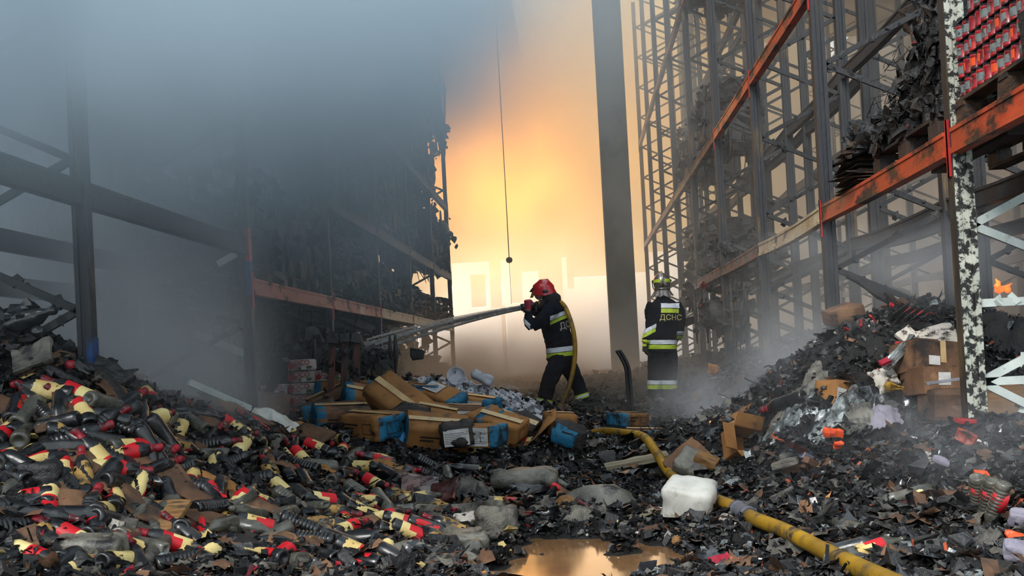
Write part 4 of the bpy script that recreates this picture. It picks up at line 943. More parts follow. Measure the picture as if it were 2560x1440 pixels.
def slope_frame(x, y, e=.08):
    dzx = (Hbase(x + e, y)[0] - Hbase(x - e, y)[0]) / (2 * e); dzy = (Hbase(x, y + e)[0] - Hbase(x, y - e)[0]) / (2 * e)
    return Vector((-dzx, -dzy, 1)).normalized()
def lay(o, g, phi, tilt, rr, lift=.03, length=.3, roll=None):
    """rest an object whose long axis is its local Z on the slope, heading phi"""
    n = slope_frame(g.x, g.y); d = Vector((math.cos(phi), math.sin(phi), 0)); d = (d - n * d.dot(n)).normalized(); d = (d * math.cos(tilt) + n * math.sin(tilt)).normalized()
    s = d.cross(n); s = s.normalized() if s.length > .05 else Vector((1, 0, 0)); u = d.cross(s)
    m = Matrix((s, u, d)).transposed(); m = m @ Matrix.Rotation(rr.uniform(0, 2 * PI) if roll is None else roll, 3, 'Z')
    o.rotation_euler = m.to_euler(); base = Vector((g.x, g.y, Hbase(g.x, g.y)[0])) + n * lift
    o.location = base - d * length * .5
rb = random.Random(77)
def bottle(px, py, phi, kind, v=None, tilt=None, s=1.0, dz=0.0):
    g = G(px, py); v = rb.randrange(6) if v is None else v
    o = empty('sauce_bottle'); q_ = rb.choices((0, 1, 2), (5, 3, 1.3))[0] if kind != 'L' else rb.choices((0, 1), (6, 1))[0]
    me_obj('body', BODIES[kind][q_], o)
    if (kind in 'LN' and rb.random() < .72) or (kind == 'R' and rb.random() < .3): me_obj('cap', CAP, o)
    if kind == 'L' or (kind == 'G' and rb.random() < .25): me_obj('label', LAB[v], o)
    lay(o, g, R(phi), rb.uniform(-.38, .3) if tilt is None else tilt, rb, .034 + dz, .28); o.scale = (s,) * 3
    placed.append((o, g, kind, v, px, py)); return o
man = [  # crop px (2.667 px per photo px, from 0,900), heading, kind, label
 (545,375,130,'L',0),(510,270,165,'L',1),(330,255,168,'L',3),(115,360,110,'L',2),(205,395,95,'G',0),(410,325,-70,'N',0),(45,545,100,'L',5),(165,525,110,'G',0),(335,430,-50,'R',0),(700,345,60,'G',0),(780,415,-85,'N',0),(650,500,85,'R',0),(800,490,-5,'R',0),(900,535,175,'N',0),
 (1020,420,95,'L',3),(1110,440,100,'G',2),(1290,385,20,'N',0),(1520,460,180,'L',1),(480,570,50,'R',0),(420,660,15,'N',0),(630,645,178,'R',0),(660,710,165,'L',5),(800,670,50,'L',1),(1000,640,-10,'N',0),(50,710,100,'L',5),(220,745,55,'L',2),(715,770,30,'L',1),(745,970,118,'L',2),(665,1060,98,'L',3),(560,1070,112,'R',0),(790,880,70,'R',0),(1400,950,150,'L',2),(1580,985,95,'G',0),(1600,610,95,'L',3),(1720,580,-80,'L',3),(1860,550,95,'G',2),
 (2080,600,165,'L',0),(1980,660,150,'L',1),(1800,690,140,'N',0),(1800,790,130,'L',4),(1900,780,122,'R',0),(2010,830,125,'N',0),(2110,735,205,'G',0),(2150,975,40,'L',0),(2060,1030,140,'H',0),(1990,930,125,'R',0),(850,1240,88,'G',0),(960,1300,140,'G',0),(1230,1170,96,'N',0),(1870,1365,75,'L',0),(2170,1050,20,'L',4),(110,1150,60,'R',0),(310,1005,-60,'L',1),(30,1050,40,'N',0),(480,1255,170,'L',1),(430,1090,200,'N',0),(1450,880,-60,'N',0),(870,640,60,'G',1),(1660,840,200,'R',0),(1540,760,-40,'R',0),(1400,600,20,'R',0),(1070,560,10,'N',0),(940,600,-30,'R',0),(1750,650,-75,'N',0),(2170,540,-60,'N',0),(1680,520,-70,'N',0),(1420,440,-40,'N',0),(1600,500,200,'L',2),(1700,470,190,'L',2),(190,800,-20,'N',0),(650,850,-80,'N',0),(730,1130,70,'R',0),(1990,730,170,'R',0),(2200,830,100,'G',0),(2250,560,130,'L',3)]
for (cx, cy, ph, k, v) in man: bottle(cx / 2.667, 900 + cy / 2.667, ph, k, v, s=1.12)
man2 = [(160,520,100,'L',1),(250,560,80,'H',0),(430,590,200,'L',2),(570,690,0,'L',4),(950,715,100,'G',0),(1190,660,130,'L',2),(470,930,-50,'G',4),(1390,930,12,'L',1),(400,1200,180,'N',0),(580,1170,35,'L',3),(890,1220,150,'L',4),(650,1280,30,'N',0),(1090,500,170,'L',1),(300,1210,10,'N',0),(200,1130,70,'L',1),(180,930,140,'N',0),(330,1010,30,'L',2),(330,650,-20,'L',3),(720,890,30,'G',3),(380,760,150,'L',1),(540,720,-30,'N',0),(460,800,-70,'N',0),(790,620,160,'R',0),(60,1190,120,'G',0),(1360,480,100,'G',0),(1520,460,150,'G',0),(170,1230,20,'N',0),(620,880,-20,'L',4),(1100,670,190,'N',0)]
for (cx, cy, ph, k, v) in man2: bottle(800 + cx / 2.977, 960 + cy / 2.977, ph, k, v, s=1.08)
tries = 0; fill = 0
while fill < 125 and tries < 4000:
    tries += 1; px = rb.random() ** 1.15 * 1080; py = rb.uniform(985, 1435)
    if px > 620 and rb.random() < .35: continue
    if px > 400 and py > 1290 and rb.random() < .6: continue
    if px < 330 and py < 1010: continue
    if px > 850 and py < 1150: continue
    sz = 30 if py < 1150 else 38
    if any(abs(px - q_[4]) < sz and abs(py - q_[5]) < sz * .6 for q_ in placed): continue
    k = rb.choices('LNRGH', (4.0, 2.2, 2.6, 2, 1))[0]; bottle(px, py, rb.gauss(105, 55) if rb.random() < .6 else rb.uniform(-180, 180), k, s=1.05, dz=rb.uniform(-.04, .0)); fill += 1
tries = 0; fill = 0
while fill < 42 and tries < 4000:                                # the thinner spill along the near edge
    tries += 1; px = rb.uniform(40, 1130); py = rb.uniform(1270, 1432)
    if any(abs(px - q_[4]) < 40 and abs(py - q_[5]) < 26 for q_ in placed): continue
    bottle(px, py, rb.uniform(-180, 180), rb.choices('LNRGH', (4.0, 2.2, 2.0, 2.6, 1.2))[0], s=1.0, dz=rb.uniform(.0, .02)); fill += 1
zones = {}
def zone(g):
    if g.y > 6.9: return 'below the brown cartons'
    if g.x < -1.25 and g.y > 4.85: return 'near the blue-footed post'
    if g.y > 5.7: return "along the heap's far slope"
    if g.y > 4.75: return 'halfway down the heap'
    return "at the heap's near edge"
for (o, g, k, v, px, py) in placed: zones.setdefault((zone(g), LOOK[k][v]), []).append((px, o))
for (zn, lk), lst in zones.items():
    lst.sort(key=lambda t: t[0])
    for i, (px, o) in enumerate(lst):
        ordn = '' if len(lst) == 1 else f", {nth(i + 1)} from the left"
        tag(o, f"{lk} {zn}{ordn}", 'bottle', 'bottles spilled over the heap')

# ------------------------------------------------------------------ brown cartons with blue ends
M['kraft'] = nmat('kraft', [(.3, srgb(116, 76, 36)), (.55, srgb(156, 106, 54)), (.75, srgb(180, 130, 76))], 3, (.7, .9), bump=.15, bscale=60, soot=((.02, .015, .012, 1), .62, 5, .07))
M['kraft_dirty'] = nmat('kraft_dirty', [(.3, srgb(74, 50, 34)), (.55, srgb(112, 80, 56)), (.75, srgb(150, 112, 80))], 3, (.65, .9), bump=.25, bscale=40, soot=((.02, .016, .014, 1), .58, 4, .09))
M['carton_blue'] = nmat('carton_blue', [(.3, srgb(16, 84, 116)), (.7, srgb(34, 122, 158))], 5, (.55, .8), soot=((.014, .014, .016, 1), .56, 9, .06))
M['tape'] = nmat('tape', [(.3, srgb(176, 142, 92)), (.7, srgb(206, 176, 126))], 6, (.3, .5), soot=((.05, .04, .03, 1), .66, 9))
M['ink'] = flat('ink', srgb(38, 28, 22), .8)
def carton(c, d, rot, label, group, blue='x', tape=True, paper=None, window=True, mat='kraft', crumple=.008, cat='carton', ends=(1, 1), marks=True):
    L_, W_, H_ = d; sd = random.random() * 60
    def pick(f):
        p_ = f.calc_center_median()
        if blue == 'x' and abs(p_.x) > L_ / 2 - .04: return 1 if (ends[1] if p_.x > 0 else ends[0]) else 0
        if blue == 'front' and p_.y < -W_ / 2 + .012: return 1
        return 0
    o = bm_obj(rounded_box(d, .01, 5, crumple, sd), 'shipping_carton', [M[mat], M['carton_blue']], None, c, rot, True, pick)
    tag(o, label, cat, group)
    zt = H_ / 2 + .012
    if tape:
        b = MB(); n = 8
        for i in range(n):
            x0, x1 = -L_ * .49 + L_ * .98 * i / n, -L_ * .49 + L_ * .98 * (i + 1) / n; b.add([(x0, -.03, zt), (x1, -.03, zt), (x1, .03, zt), (x0, .03, zt)], [(0, 1, 2, 3)])
        b.add([(-L_ * .46, -.03, -zt), (-L_ * .46, .03, -zt), (L_ * .46, .03, -zt), (L_ * .46, -.03, -zt)], [(0, 1, 2, 3)]); b.build('tape', M['tape'], o)
    yf = -W_ / 2 - .012
    if paper:
        x0, x1, z0, z1, side = paper; b = MB()
        if side == 'f': v = [(x0, yf, z0), (x1, yf, z0), (x1, yf, z1), (x0, yf, z1)]
        else: v = [(x0, z0, zt + .002), (x1, z0, zt + .002), (x1, z1, zt + .002), (x0, z1, zt + .002)]
        b.add(v, [(0, 1, 2, 3)]); p_ = b.build('paper_label', M['paper'], o); b = MB()
        for k in range(7):
            t0 = .15 + .1 * k; a0 = z0 + (z1 - z0) * t0; h_ = (z1 - z0) * .025; e_ = x0 + (x1 - x0) * (.95 - .35 * ((k * 37) % 5) / 5)
            if side == 'f': b.add([(x0 + .01, yf - .001, a0), (e_, yf - .001, a0), (e_, yf - .001, a0 + h_), (x0 + .01, yf - .001, a0 + h_)], [(0, 1, 2, 3)])
            else: b.add([(x0 + .01, a0, zt + .003), (e_, a0, zt + .003), (e_, a0 + h_, zt + .003), (x0 + .01, a0 + h_, zt + .003)], [(0, 1, 2, 3)])
        b.build('print_lines', M['ink'], p_)
    if window:
        b = MB(); t_ = .006
        def frame(x0, x1, z0, z1, y):
            for (a0, a1, c0, c1) in ((x0, x1, z0, z0 + t_), (x0, x1, z1 - t_, z1), (x0, x0 + t_, z0, z1), (x1 - t_, x1, z0, z1)):
                b.add([(a0, y, c0), (a1, y, c0), (a1, y, c1), (a0, y, c1)], [(0, 1, 2, 3)])
        frame(L_ * .12, L_ * .34, -H_ * .22, H_ * .22, yf)
        for s in (-1, 1):
            x = s * (L_ / 2 + .012)
            for (a0, a1, c0, c1) in ((-.07, .07, -.05, -.044), (-.07, .07, .044, .05), (-.07, -.064, -.05, .05), (.064, .07, -.05, .05)): b.add([(x, a0, c0), (x, a1, c0), (x, a1, c1), (x, a0, c1)], [(0, 1, 2, 3)])
        for k in range(2): b.add([(-L_ * .3, yf, .02 - k * .03), (L_ * (.02 - .1 * k), yf, .02 - k * .03), (L_ * (.02 - .1 * k), yf, .034 - k * .03), (-L_ * .3, yf, .034 - k * .03)], [(0, 1, 2, 3)])
        b.build('box_print', M['ink'], o)
    return o
gc = 'brown cartons with blue ends tipped in a pile'
CT = [ # px, py, Y, (L,W,H), (rx,ry,rz) deg, options, label
 (852, 1000, 9.7, (.42, .26, .22), (4, 3, 4), {}, 'brown carton at the back against the reddish standing pallet'),
 (905, 985, 9.75, (.28, .2, .12), (0, 2, 0), {'tape': False}, 'small flat brown carton behind the pile with red tins beside it'),
 (925, 1026, 9.2, (.46, .30, .24), (24, 14, 22), {'ends': (1, 0)}, 'big brown carton tipped back, long pale tape across it, blue strip at one end'),
 (1000, 1030, 9.05, (.55, .34, .26), (34, 34, -24), {'ends': (1, 0)}, 'largest brown carton, steeply tilted, with a diagonal tape strip'),
 (1063, 1005, 9.5, (.32, .22, .2), (0, 6, -8), {'blue': 'front'}, 'blue-sided carton with torn pale top behind the tilted ones'),
 (1108, 1018, 9.4, (.44, .24, .19), (22, 18, -30), {'ends': (1, 1), 'paper': (-.17, 0.0, -.07, .08, 't'), 'tape': False}, 'brown carton leaning over with big white paper label on top and blue ends'),
 (1192, 1032, 9.5, (.42, .25, .18), (6, 8, -24), {'ends': (0, 1), 'paper': (-.04, .14, -.06, .07, 'f')}, 'brown carton with white front label and blue end under the can heap'),
 (1098, 1062, 8.9, (.36, .26, .19), (14, 12, -10), {'blue': 'front', 'window': True}, 'soot-streaked carton with its broad blue side to the viewer'),
 (858, 1062, 8.8, (.46, .3, .22), (14, 2, 24), {'ends': (1, 0), 'mat': 'kraft_dirty'}, 'dim brown carton in smoke with pale tape, furthest along the pile'),
 (935, 1082, 8.45, (.54, .28, .2), (6, 3, -40), {'ends': (0, 1)}, 'long brown carton with blue framed end facing the viewer'),
 (1098, 1098, 8.3, (.5, .3, .2), (26, 8, 14), {'ends': (1, 0)}, 'brown carton lying low at the front of the pile, tape along it'),
 (1164, 1063, 9.0, (.3, .25, .22), (2, 4, 6), {'ends': (0, 0), 'paper': (-.06, .08, -.04, .07, 'f'), 'mat': 'kraft_dirty'}, 'square brown carton with small pale label in the middle of the pile'),
 (1207, 1108, 8.2, (.36, .24, .17), (2, 2, -18), {'ends': (0, 1), 'paper': (-.15, .11, -.07, .075, 'f'), 'tape': False}, 'carton whose whole front is one white printed label, blue end beside it'),
 (1150, 1104, 8.15, (.26, .22, .18), (3, -4, 3), {'ends': (0, 0), 'mat': 'charred_carton', 'crumple': .03, 'window': False, 'tape': False, 'paper': (-.11, .09, -.08, .05, 'f')}, 'burst grey sooty carton beside the white-fronted one'),
 (1222, 1075, 8.8, (.26, .24, .2), (10, -18, 30), {'blue': 'front', 'crumple': .03, 'tape': False}, 'crumpled blue carton corner between brown cartons'),
 (1256, 1084, 8.7, (.4, .24, .17), (20, 16, -22), {'ends': (1, 0)}, 'brown carton slanting down beside the crumpled blue one'),
 (1302, 1078, 8.9, (.34, .2, .12), (30, 20, -20), {'ends': (1, 0), 'mat': 'charred_carton', 'crumple': .025, 'window': False}, 'half-burnt carton under the curled cardboard sheet'),
 (1400, 1080, 8.9, (.24, .24, .2), (4, 6, 20), {'ends': (0, 0)}, 'upright brown carton with printed frame at the end of the curled sheet'),
 (1425, 1106, 8.5, (.28, .2, .17), (10, 22, 8), {'blue': 'front', 'mat': 'charred_carton', 'crumple': .03, 'tape': False}, 'black and blue scorched carton where the hose begins'),
 (1568, 1066, 9.9, (.32, .26, .13), (2, 4, 42), {'ends': (1, 0)}, 'lone brown carton with blue end near the silver-helmeted firefighter'),
 (1612, 1100, 9.3, (.34, .2, .07), (4, 4, 6), {'blue': 'front', 'mat': 'kraft_dirty'}, 'flattened carton with blue edge beside the hose'),
 (806, 1050, 9.0, (.28, .24, .2), (4, -8, 12), {'blue': 'front', 'mat': 'kraft_dirty', 'tape': False}, 'dusty blue carton at the smoky end of the pile'),
 (826, 1008, 9.45, (.4, .2, .1), (10, -22, 22), {'ends': (0, 0), 'mat': 'kraft_dirty', 'window': False}, 'flap of brown carton leaning by the standing pallet foot'),
 (684, 1030, 8.9, (.3, .2, .2), (6, 6, 30), {'ends': (0, 0), 'mat': 'kraft_dirty', 'window': False, 'tape': False}, 'dark brown opened carton at the charred post foot'),
 (1030, 1066, 8.6, (.3, .22, .17), (20, 10, -34), {'ends': (0, 0), 'mat': 'charred_carton', 'crumple': .03, 'window': False, 'tape': False}, 'burnt-through carton showing black glossy contents'),
 (780, 1110, 7.9, (.34, .26, .03), (22, 14, -28), {'ends': (0, 0), 'mat': 'kraft_dirty', 'window': False, 'tape': False}, 'flattened plain carton sheet tilted before the pile'),
]
for (px, py, Y, d, r_, op, lb) in CT:
    carton(P(px, py, Y) + Vector((0, -.08, .07)), d, [R(a) for a in r_], lb, gc, **op)
# curled burnt sheet
b = MB(); V = []; F = []; n = 18
for i in range(n + 1):
    t = i / n; p_ = P(1265 + 125 * t, 1112 - 75 * max(0, t - .15) ** 1.6 + 8 * math.sin(t * 5), 8.55)
    for k in range(5): q_ = p_ + Vector((0, .07 * k, .012 * k * (1 + math.sin(t * 9)))); V += [q_, q_ + Vector((0, 0, -.006))]
for i in range(n):
    for k in range(4):
        for z in (0, 1): a = (i * 5 + k) * 2 + z; F.append((a, a + 10, a + 12, a + 2))
    for k in (0, 4): a = (i * 5 + k) * 2; F.append((a, a + 1, a + 11, a + 10))
b.add(V, F, 0, True); tag(b.build('cardboard_sheet', M['kraft']), 'long curled scorched cardboard sheet, edge burnt black', 'cardboard')
# light blue torn packs
rr = random.Random(3)
for k, (px, py, sx, sy) in enumerate(((1000, 1096, .1, .13), (1018, 1104, .1, .13), (1033, 1092, .1, .12), (1008, 1116, .14, .06), (1078, 1022, .2, .07))):
    o = bm_obj(rounded_box((sx, .06, sy), .008, 3, .014, k * 9), 'juice_pack', flat('pack_blue' + 'abcde'[k], srgb(70 + 20 * k, 160, 220), .45), None, P(px, py, (8.3, 8.3, 8.3, 8.2, 9.1)[k]), (R(-30), R(rr.uniform(-20, 20)), R(-20)))
    tag(o, ('light blue torn pack in front of the pile, first of the upright three', 'light blue torn pack, middle of the upright three', 'light blue torn pack by a red scrap, last of the upright three', 'pale blue torn pack lying flat below the upright three', 'light blue crushed pack on top of the pile under the white label')[k], 'pack', 'light blue torn packs')
# ------------------------------------------------------------------ tin cans poured into a heap
M['can_white'] = nmat('can_white', [(.3, srgb(150, 150, 156)), (.6, srgb(196, 196, 204)), (.8, srgb(220, 220, 226))], 9, (.45, .65), soot=((.05, .045, .045, 1), .62, 14, .05))
M['tin'] = nmat('tin', [(.3, srgb(96, 96, 100)), (.7, srgb(176, 176, 182))], 8, (.3, .5), metal=.25)
M['can_line'] = flat('can_line', srgb(58, 40, 44), .6)
def can_mesh(seed):
    b = MB(); pr = [(.034, 0), (.0365, .001), (.0365, .005)]; b.lathe(pr, 14, m=0)
    for (z0, z1, m_) in ((.005, .02, 0), (.02, .024, 1), (.024, .082, 0), (.082, .086, 1), (.086, .1, 0)): b.lathe([(.0358, z0), (.0358, z1)], 14, m=m_)
    b.lathe([(.0358, .1), (.0368, .101), (.0368, .106), (.034, .107)], 14, m=2)
    b.F = [f for f in b.F if len(f) < 14]; 
    k = len(b.V); b.M = b.M[:len(b.F)]; b.S = b.S[:len(b.F)]
    b.M = [0] * len(b.F); nb_ = 14
    return b
def can_body(seed):
    b = MB(); rl = random.Random(seed); V = []; F = []; mi = []; n = 14; zs = [0, .004, .02, .024, .045, .07, .084, .088, .102, .106]
    for i, z in enumerate(zs):
        for j in range(n): a = 2 * PI * j / n; rad = .036 * (1 - (.06 * max(0, math.cos(a - 1)) * (seed % 3) * math.sin(z * 28)) ); V.append((math.cos(a) * rad, math.sin(a) * rad, z))
    for i in range(len(zs) - 1):
        for j in range(n): F.append([i * n + j, i * n + (j + 1) % n, (i + 1) * n + (j + 1) % n, (i + 1) * n + j]); mi.append(1 if i in (2, 6) else 2 if i in (0, 8) else 1 if (i == 4 and j % 5 == 1) else 0)
    b.V = V; b.F = F; b.M = mi; b.S = [True] * len(F); return b.mesh('food_can', [M['can_white'], M['can_line'], M['tin']])
def can_lid():
    b = MB(); b.lathe([(.0005, .1055), (.031, .1055), (.034, .1075), (.0372, .108), (.0372, .103)], 14); b.lathe([(.0005, .0015), (.03, .0015), (.0372, -.001), (.0372, .004)], 14); return b.mesh('lid', M['tin'])
CB = [can_body(s) for s in range(3)]; CL = can_lid(); poly = [(985, 985), (1040, 955), (1095, 938), (1180, 928), (1245, 950), (1290, 985), (1345, 1025), (1340, 1052), (1235, 1052), (1165, 1018), (1080, 992), (1015, 1000)]
def inside(x, y, pl):
    c = False
    for i in range(len(pl)):
        (x0, y0), (x1, y1) = pl[i - 1], pl[i]
        if (y0 > y) != (y1 > y) and x < (x1 - x0) * (y - y0) / (y1 - y0) + x0: c = not c
    return c
rc = random.Random(31); cans = []
while len(cans) < 190:
    px, py = rc.uniform(980, 1345), rc.uniform(925, 1055)
    if not inside(px, py, poly) or any(abs(px - a) < 9 and abs(py - b_) < 6 for a, b_ in cans): continue
    cans.append((px, py)); g = G(px, py); k = rc.randrange(3)
    o = me_obj('food_can', CB[k]); me_obj('lid', CL, o); lay(o, g, rc.uniform(0, 6.3), rc.uniform(-.5, .6), rc, rc.uniform(-.01, .05), .106)
    o.scale = (1.12,) * 3
    tag(o, ('white-labelled tin can jumbled in the pale heap beyond the cartons', 'slightly dented white-labelled tin can in the pale heap beyond the cartons', 'crushed white-labelled tin can in the pale heap beyond the cartons')[k], 'can', ('white tin cans in the heap', 'dented white tin cans in the heap', 'crushed white tin cans in the heap')[k])
o = empty('paper_tub', P(1140, 942, 10.6), (R(70), 0, R(10)), label='large pale paper tub lid at the top of the can heap', cat='tub'); b = MB(); b.lathe([(.0005, .0), (.09, 0), (.1, .008), (.1, .03), (.094, .03), (.092, .01)], 24); b.build('lid', M['can_white'], o)
for k, (px, py, Y, s, lb) in enumerate(((1205, 945, 10.6, .2, 'white torn carton sheet on the can heap, upright'), (1352, 1062, 9.2, .3, 'white printed shrink pack of cans lying where the hanging hose meets the ground'), (1015, 975, 10.2, .26, 'grey dusty carton flap at the smoky side of the can heap'))):
    o = bm_obj(rounded_box((s, s * .5, s * .5), .02, 5, .03, k * 13 + 2), ('paper_sheet', 'shrink_pack', 'carton_flap')[k], M['can_white'] if k < 2 else M['kraft_dirty'], None, P(px, py, Y), (R(-15), R((30, -14, -20)[k]), R((10, 14, 30)[k]))); tag(o, lb, ('carton', 'pack', 'carton')[k])

# ------------------------------------------------------------------ the heap under the pale post, and wreckage in the near litter
M['white_soot'] = nmat('white_soot', [(.3, srgb(170, 160, 148)), (.7, srgb(214, 206, 194))], 5, (.6, .8), soot=((.03, .02, .015, 1), .54, 14, .05))
M['film'] = nmat('film', [(.3, srgb(44, 46, 46)), (.5, srgb(96, 100, 98)), (.7, srgb(190, 198, 198))], 7, (.12, .4), metal=.35, coat=.5, bump=.6, bscale=18, stretch=(1, 2.5, 1))
M['film_grey'] = nmat('film_grey', [(.3, srgb(58, 56, 50)), (.5, srgb(104, 100, 90)), (.72, srgb(150, 146, 134))], 5, (.25, .6), bump=.6, bscale=22, soot=((.02, .019, .018, 1), .58, 8, .07))
M['ash_grey'] = nmat('ash_grey', [(.3, srgb(58, 55, 50)), (.5, srgb(92, 88, 80)), (.75, srgb(142, 136, 122))], 5, (.35, .75), bump=.8, bscale=30, soot=((.018, .017, .016, 1), .56, 9, .07))
M['plastic_white'] = nmat('plastic_white', [(.3, srgb(176, 172, 160)), (.55, srgb(214, 212, 204)), (.75, srgb(232, 232, 228))], 4, (.35, .6), bump=.15, soot=(srgb(116, 100, 66), .62, 5, .1))
M['flake_rust_packet'] = nmat('rust_packet', [(.3, srgb(130, 40, 20)), (.7, srgb(200, 72, 36))], 9, (.4, .6), soot=((.02, .015, .012, 1), .52, 14))
M['lilac'] = nmat('lilac', [(.3, srgb(104, 98, 112)), (.7, srgb(150, 145, 158))], 7, (.5, .8), bump=.5, bscale=20)
M['brown_wet'] = nmat('brown_wet', [(.3, srgb(34, 14, 12)), (.55, srgb(64, 28, 24)), (.78, srgb(110, 58, 48))], 5, (.12, .35), coat=.6, bump=.4, bscale=24)
M['rubber_black'] = nmat('rubber_black', [(.3, (.006, .006, .007)), (.7, (.02, .02, .022))], 8, (.1, .35), coat=.7, bump=.3)
M['plank_grey'] = nmat('plank_grey', [(.3, srgb(92, 84, 66)), (.55, srgb(142, 132, 108)), (.75, srgb(172, 162, 138))], 4, (.6, .85), stretch=(1, 8, 8), bump=.4, bscale=20)
M['board_tan'] = nmat('board_tan', [(.3, srgb(104, 70, 36)), (.55, srgb(150, 110, 64)), (.75, srgb(182, 144, 92))], 5, (.6, .85), stretch=(.6, 6, 6), bump=.3, soot=((.02, .015, .01, 1), .6, 5, .07))
def on(px, py, dz=0.0): g = G(px, py); return Vector((g.x, g.y, Hbase(g.x, g.y)[0] + dz))
def rbox(name, label, cat, px, py, d, rot, mat, dz=None, r=None, n=5, crumple=.01, Y=None, smooth=False, group=None):
    r = min(d) * .14 if r is None else min(r, min(d) * .45)
    c = P(px, py, Y) if Y else on(px, py, d[2] * .35 if dz is None else dz)
    o = bm_obj(rounded_box(d, r, n, crumple, (px * 7 + py) % 97, 14), name, M[mat], None, c, [R(a) for a in rot], smooth); return tag(o, label, cat, group)
def sheet(name, label, cat, px, py, size, mat, amp=.03, freq=6, rise=.05, rz=0.0, seed=0, nx=26, ny=20, blob=.25, thick=.004, off=.02, rot=None, Y=None):
    """crumpled sheet draped over the debris"""
    c = P(px, py, Y) if Y else on(px, py); u = np.linspace(-1, 1, nx); v = np.linspace(-1, 1, ny); U, Vv = np.meshgrid(u, v); th = np.arctan2(Vv, U)
    k = 1 - blob * (np.abs(fbm(np.cos(th) * 2 + seed, np.sin(th) * 2, seed * 1.7, 3)) * np.maximum(np.abs(U), np.abs(Vv)))
    X0, Y0 = U * k * size[0] / 2, Vv * k * size[1] / 2; ca, sa = math.cos(R(rz)), math.sin(R(rz)); X, Yy = c.x + X0 * ca - Y0 * sa, c.y + X0 * sa + Y0 * ca
    w_ = 1 - np.maximum(np.abs(U), np.abs(Vv)) ** 2
    ridg = 1 - np.abs(fbm(X * freq + seed, Yy * freq * .8, seed, 4)); Z = (c.z if Y else Hbase(X, Yy)) + off + rise * w_ + (ridg - .6) * amp
    Pt = np.stack([X, Yy, Z], -1).reshape(-1, 3)
    if rot: m_ = np.array(Euler([R(a) for a in rot]).to_matrix()); Pt = (Pt - np.array(c)) @ m_.T + np.array(c)
    Vt = np.vstack([Pt, Pt - np.array([0, 0, thick])]); i = np.arange((ny - 1) * nx).reshape(ny - 1, nx)[:, :-1].ravel(); F = np.stack([i, i + 1, i + nx + 1, i + nx], -1); N = nx * ny
    F = np.vstack([F, F[:, ::-1] + N]); return tag(me_obj(name, fast_mesh(name, Vt - np.array(c), F, M[mat], smooth=True), None, c), label, cat)
# cartons on the heap
def box_open(name, label, px, py, d, rot, mat, flaps=(1, 1, 1, 1), Y=None, dz=.0, paper=None, tape=False):
    c = P(px, py, Y) if Y else on(px, py, dz); L_, W_, H_ = d; o = empty(name, c, [R(a) for a in rot], label, 'carton', 'plain brown cartons on the far heap')
    t = .007; b = MB()
    for s in (-1, 1): b.box((s * L_ / 2, 0, 0), (t, W_, H_), jit=.002); b.box((0, s * W_ / 2, 0), (L_, t, H_), jit=.002)
    b.box((0, 0, -H_ / 2), (L_, W_, t)); b.build('walls', M[mat], o)
    for k, f in enumerate(flaps):
        if not f: continue
        b = MB(); a = random.uniform(-.35, 1.0)
        if f == 2: a = -PI / 2 + .04
        if k < 2: s = (-1, 1)[k]; b.box((s * (W_ * .24), 0, 0), (W_ * .48, W_ * .98, t), jit=.003); b.build('flap', M[mat], o, (s * L_ / 2, 0, H_ / 2), (0, -s * a if f != 2 else s * (PI + .04), 0))
        else: s = (-1, 1)[k - 2]; b.box((0, s * W_ * .25, 0), (L_ * .98, W_ * .48, t), jit=.003); b.build('flap', M[mat], o, (0, s * W_ / 2, H_ / 2), (s * a if f != 2 else PI - s * .04, 0, 0))
    if paper: b = MB(); b.add([(paper[0], -W_ / 2 - .006, paper[2]), (paper[1], -W_ / 2 - .006, paper[2]), (paper[1], -W_ / 2 - .006, paper[3]), (paper[0], -W_ / 2 - .006, paper[3])], [(0, 1, 2, 3)]); b.build('paper_label', M['paper'], o)
    if tape: b = MB(); b.add([(-.015, -W_ / 2 - .006, -H_ * .2), (.025, -W_ / 2 - .006, -H_ * .2), (.02, -W_ / 2 - .006, H_ / 2), (-.02, -W_ / 2 - .006, H_ / 2)], [(0, 1, 2, 3)]); b.build('tape', M['tape'], o)
    return o
box_open('cardboard_box', 'big brown cardboard box beside the pale post, two dots on its paper label', 2320, 900, (.36, .32, .2), (-8, 8, 14), 'kraft_dirty', (2, 2, 2, 2), Y=6.9, paper=(-.1, -.02, -.06, .0), tape=True)
box_open('cardboard_box', 'brown cardboard box underneath the big one, pale square label', 2345, 955, (.34, .32, .17), (-5, 4, 8), 'kraft_dirty', (2, 2, 2, 2), Y=6.75, paper=(-.08, .0, -.03, .05))
rbox('cardboard_flap', 'torn sooty white carton lid lying over the big brown box', 'cardboard', 2335, 848, (.34, .24, .035), (34, -8, 6), 'white_soot', Y=6.95, crumple=.02)
rbox('cardboard_scrap', 'small white carton scrap with a black hole above the big box', 'cardboard', 2268, 838, (.12, .1, .03), (52, -30, 20), 'white_soot', Y=6.9)
carton(P(2092, 1000, 7.1), (.24, .2, .24), (R(-4), R(16), R(30)), 'upright brown carton with torn white label, standing on silver film', 'plain brown cartons on the far heap', blue='', paper=(-.11, -.03, -.08, .06, 'f'), window=False, mat='kraft')
box_open('cardboard_box', 'open brown carton gaping towards the viewer beside the smoke', 1858, 1112, (.24, .2, .16), (62, 14, 24), 'kraft', (1, 1, 1, 1), Y=7.4)
box_open('cardboard_box', 'tan opened carton with folded-out flaps just above the gaping one', 1898, 1056, (.26, .2, .1), (28, -24, 24), 'kraft', (1, 0, 1, 1), Y=7.8)
rbox('cardboard_box', 'dark brown carton tipped on the crest by the second post', 'carton', 2108, 786, (.24, .26, .12), (6, -14, 14), 'kraft_dirty', Y=8.0, group='plain brown cartons on the far heap')
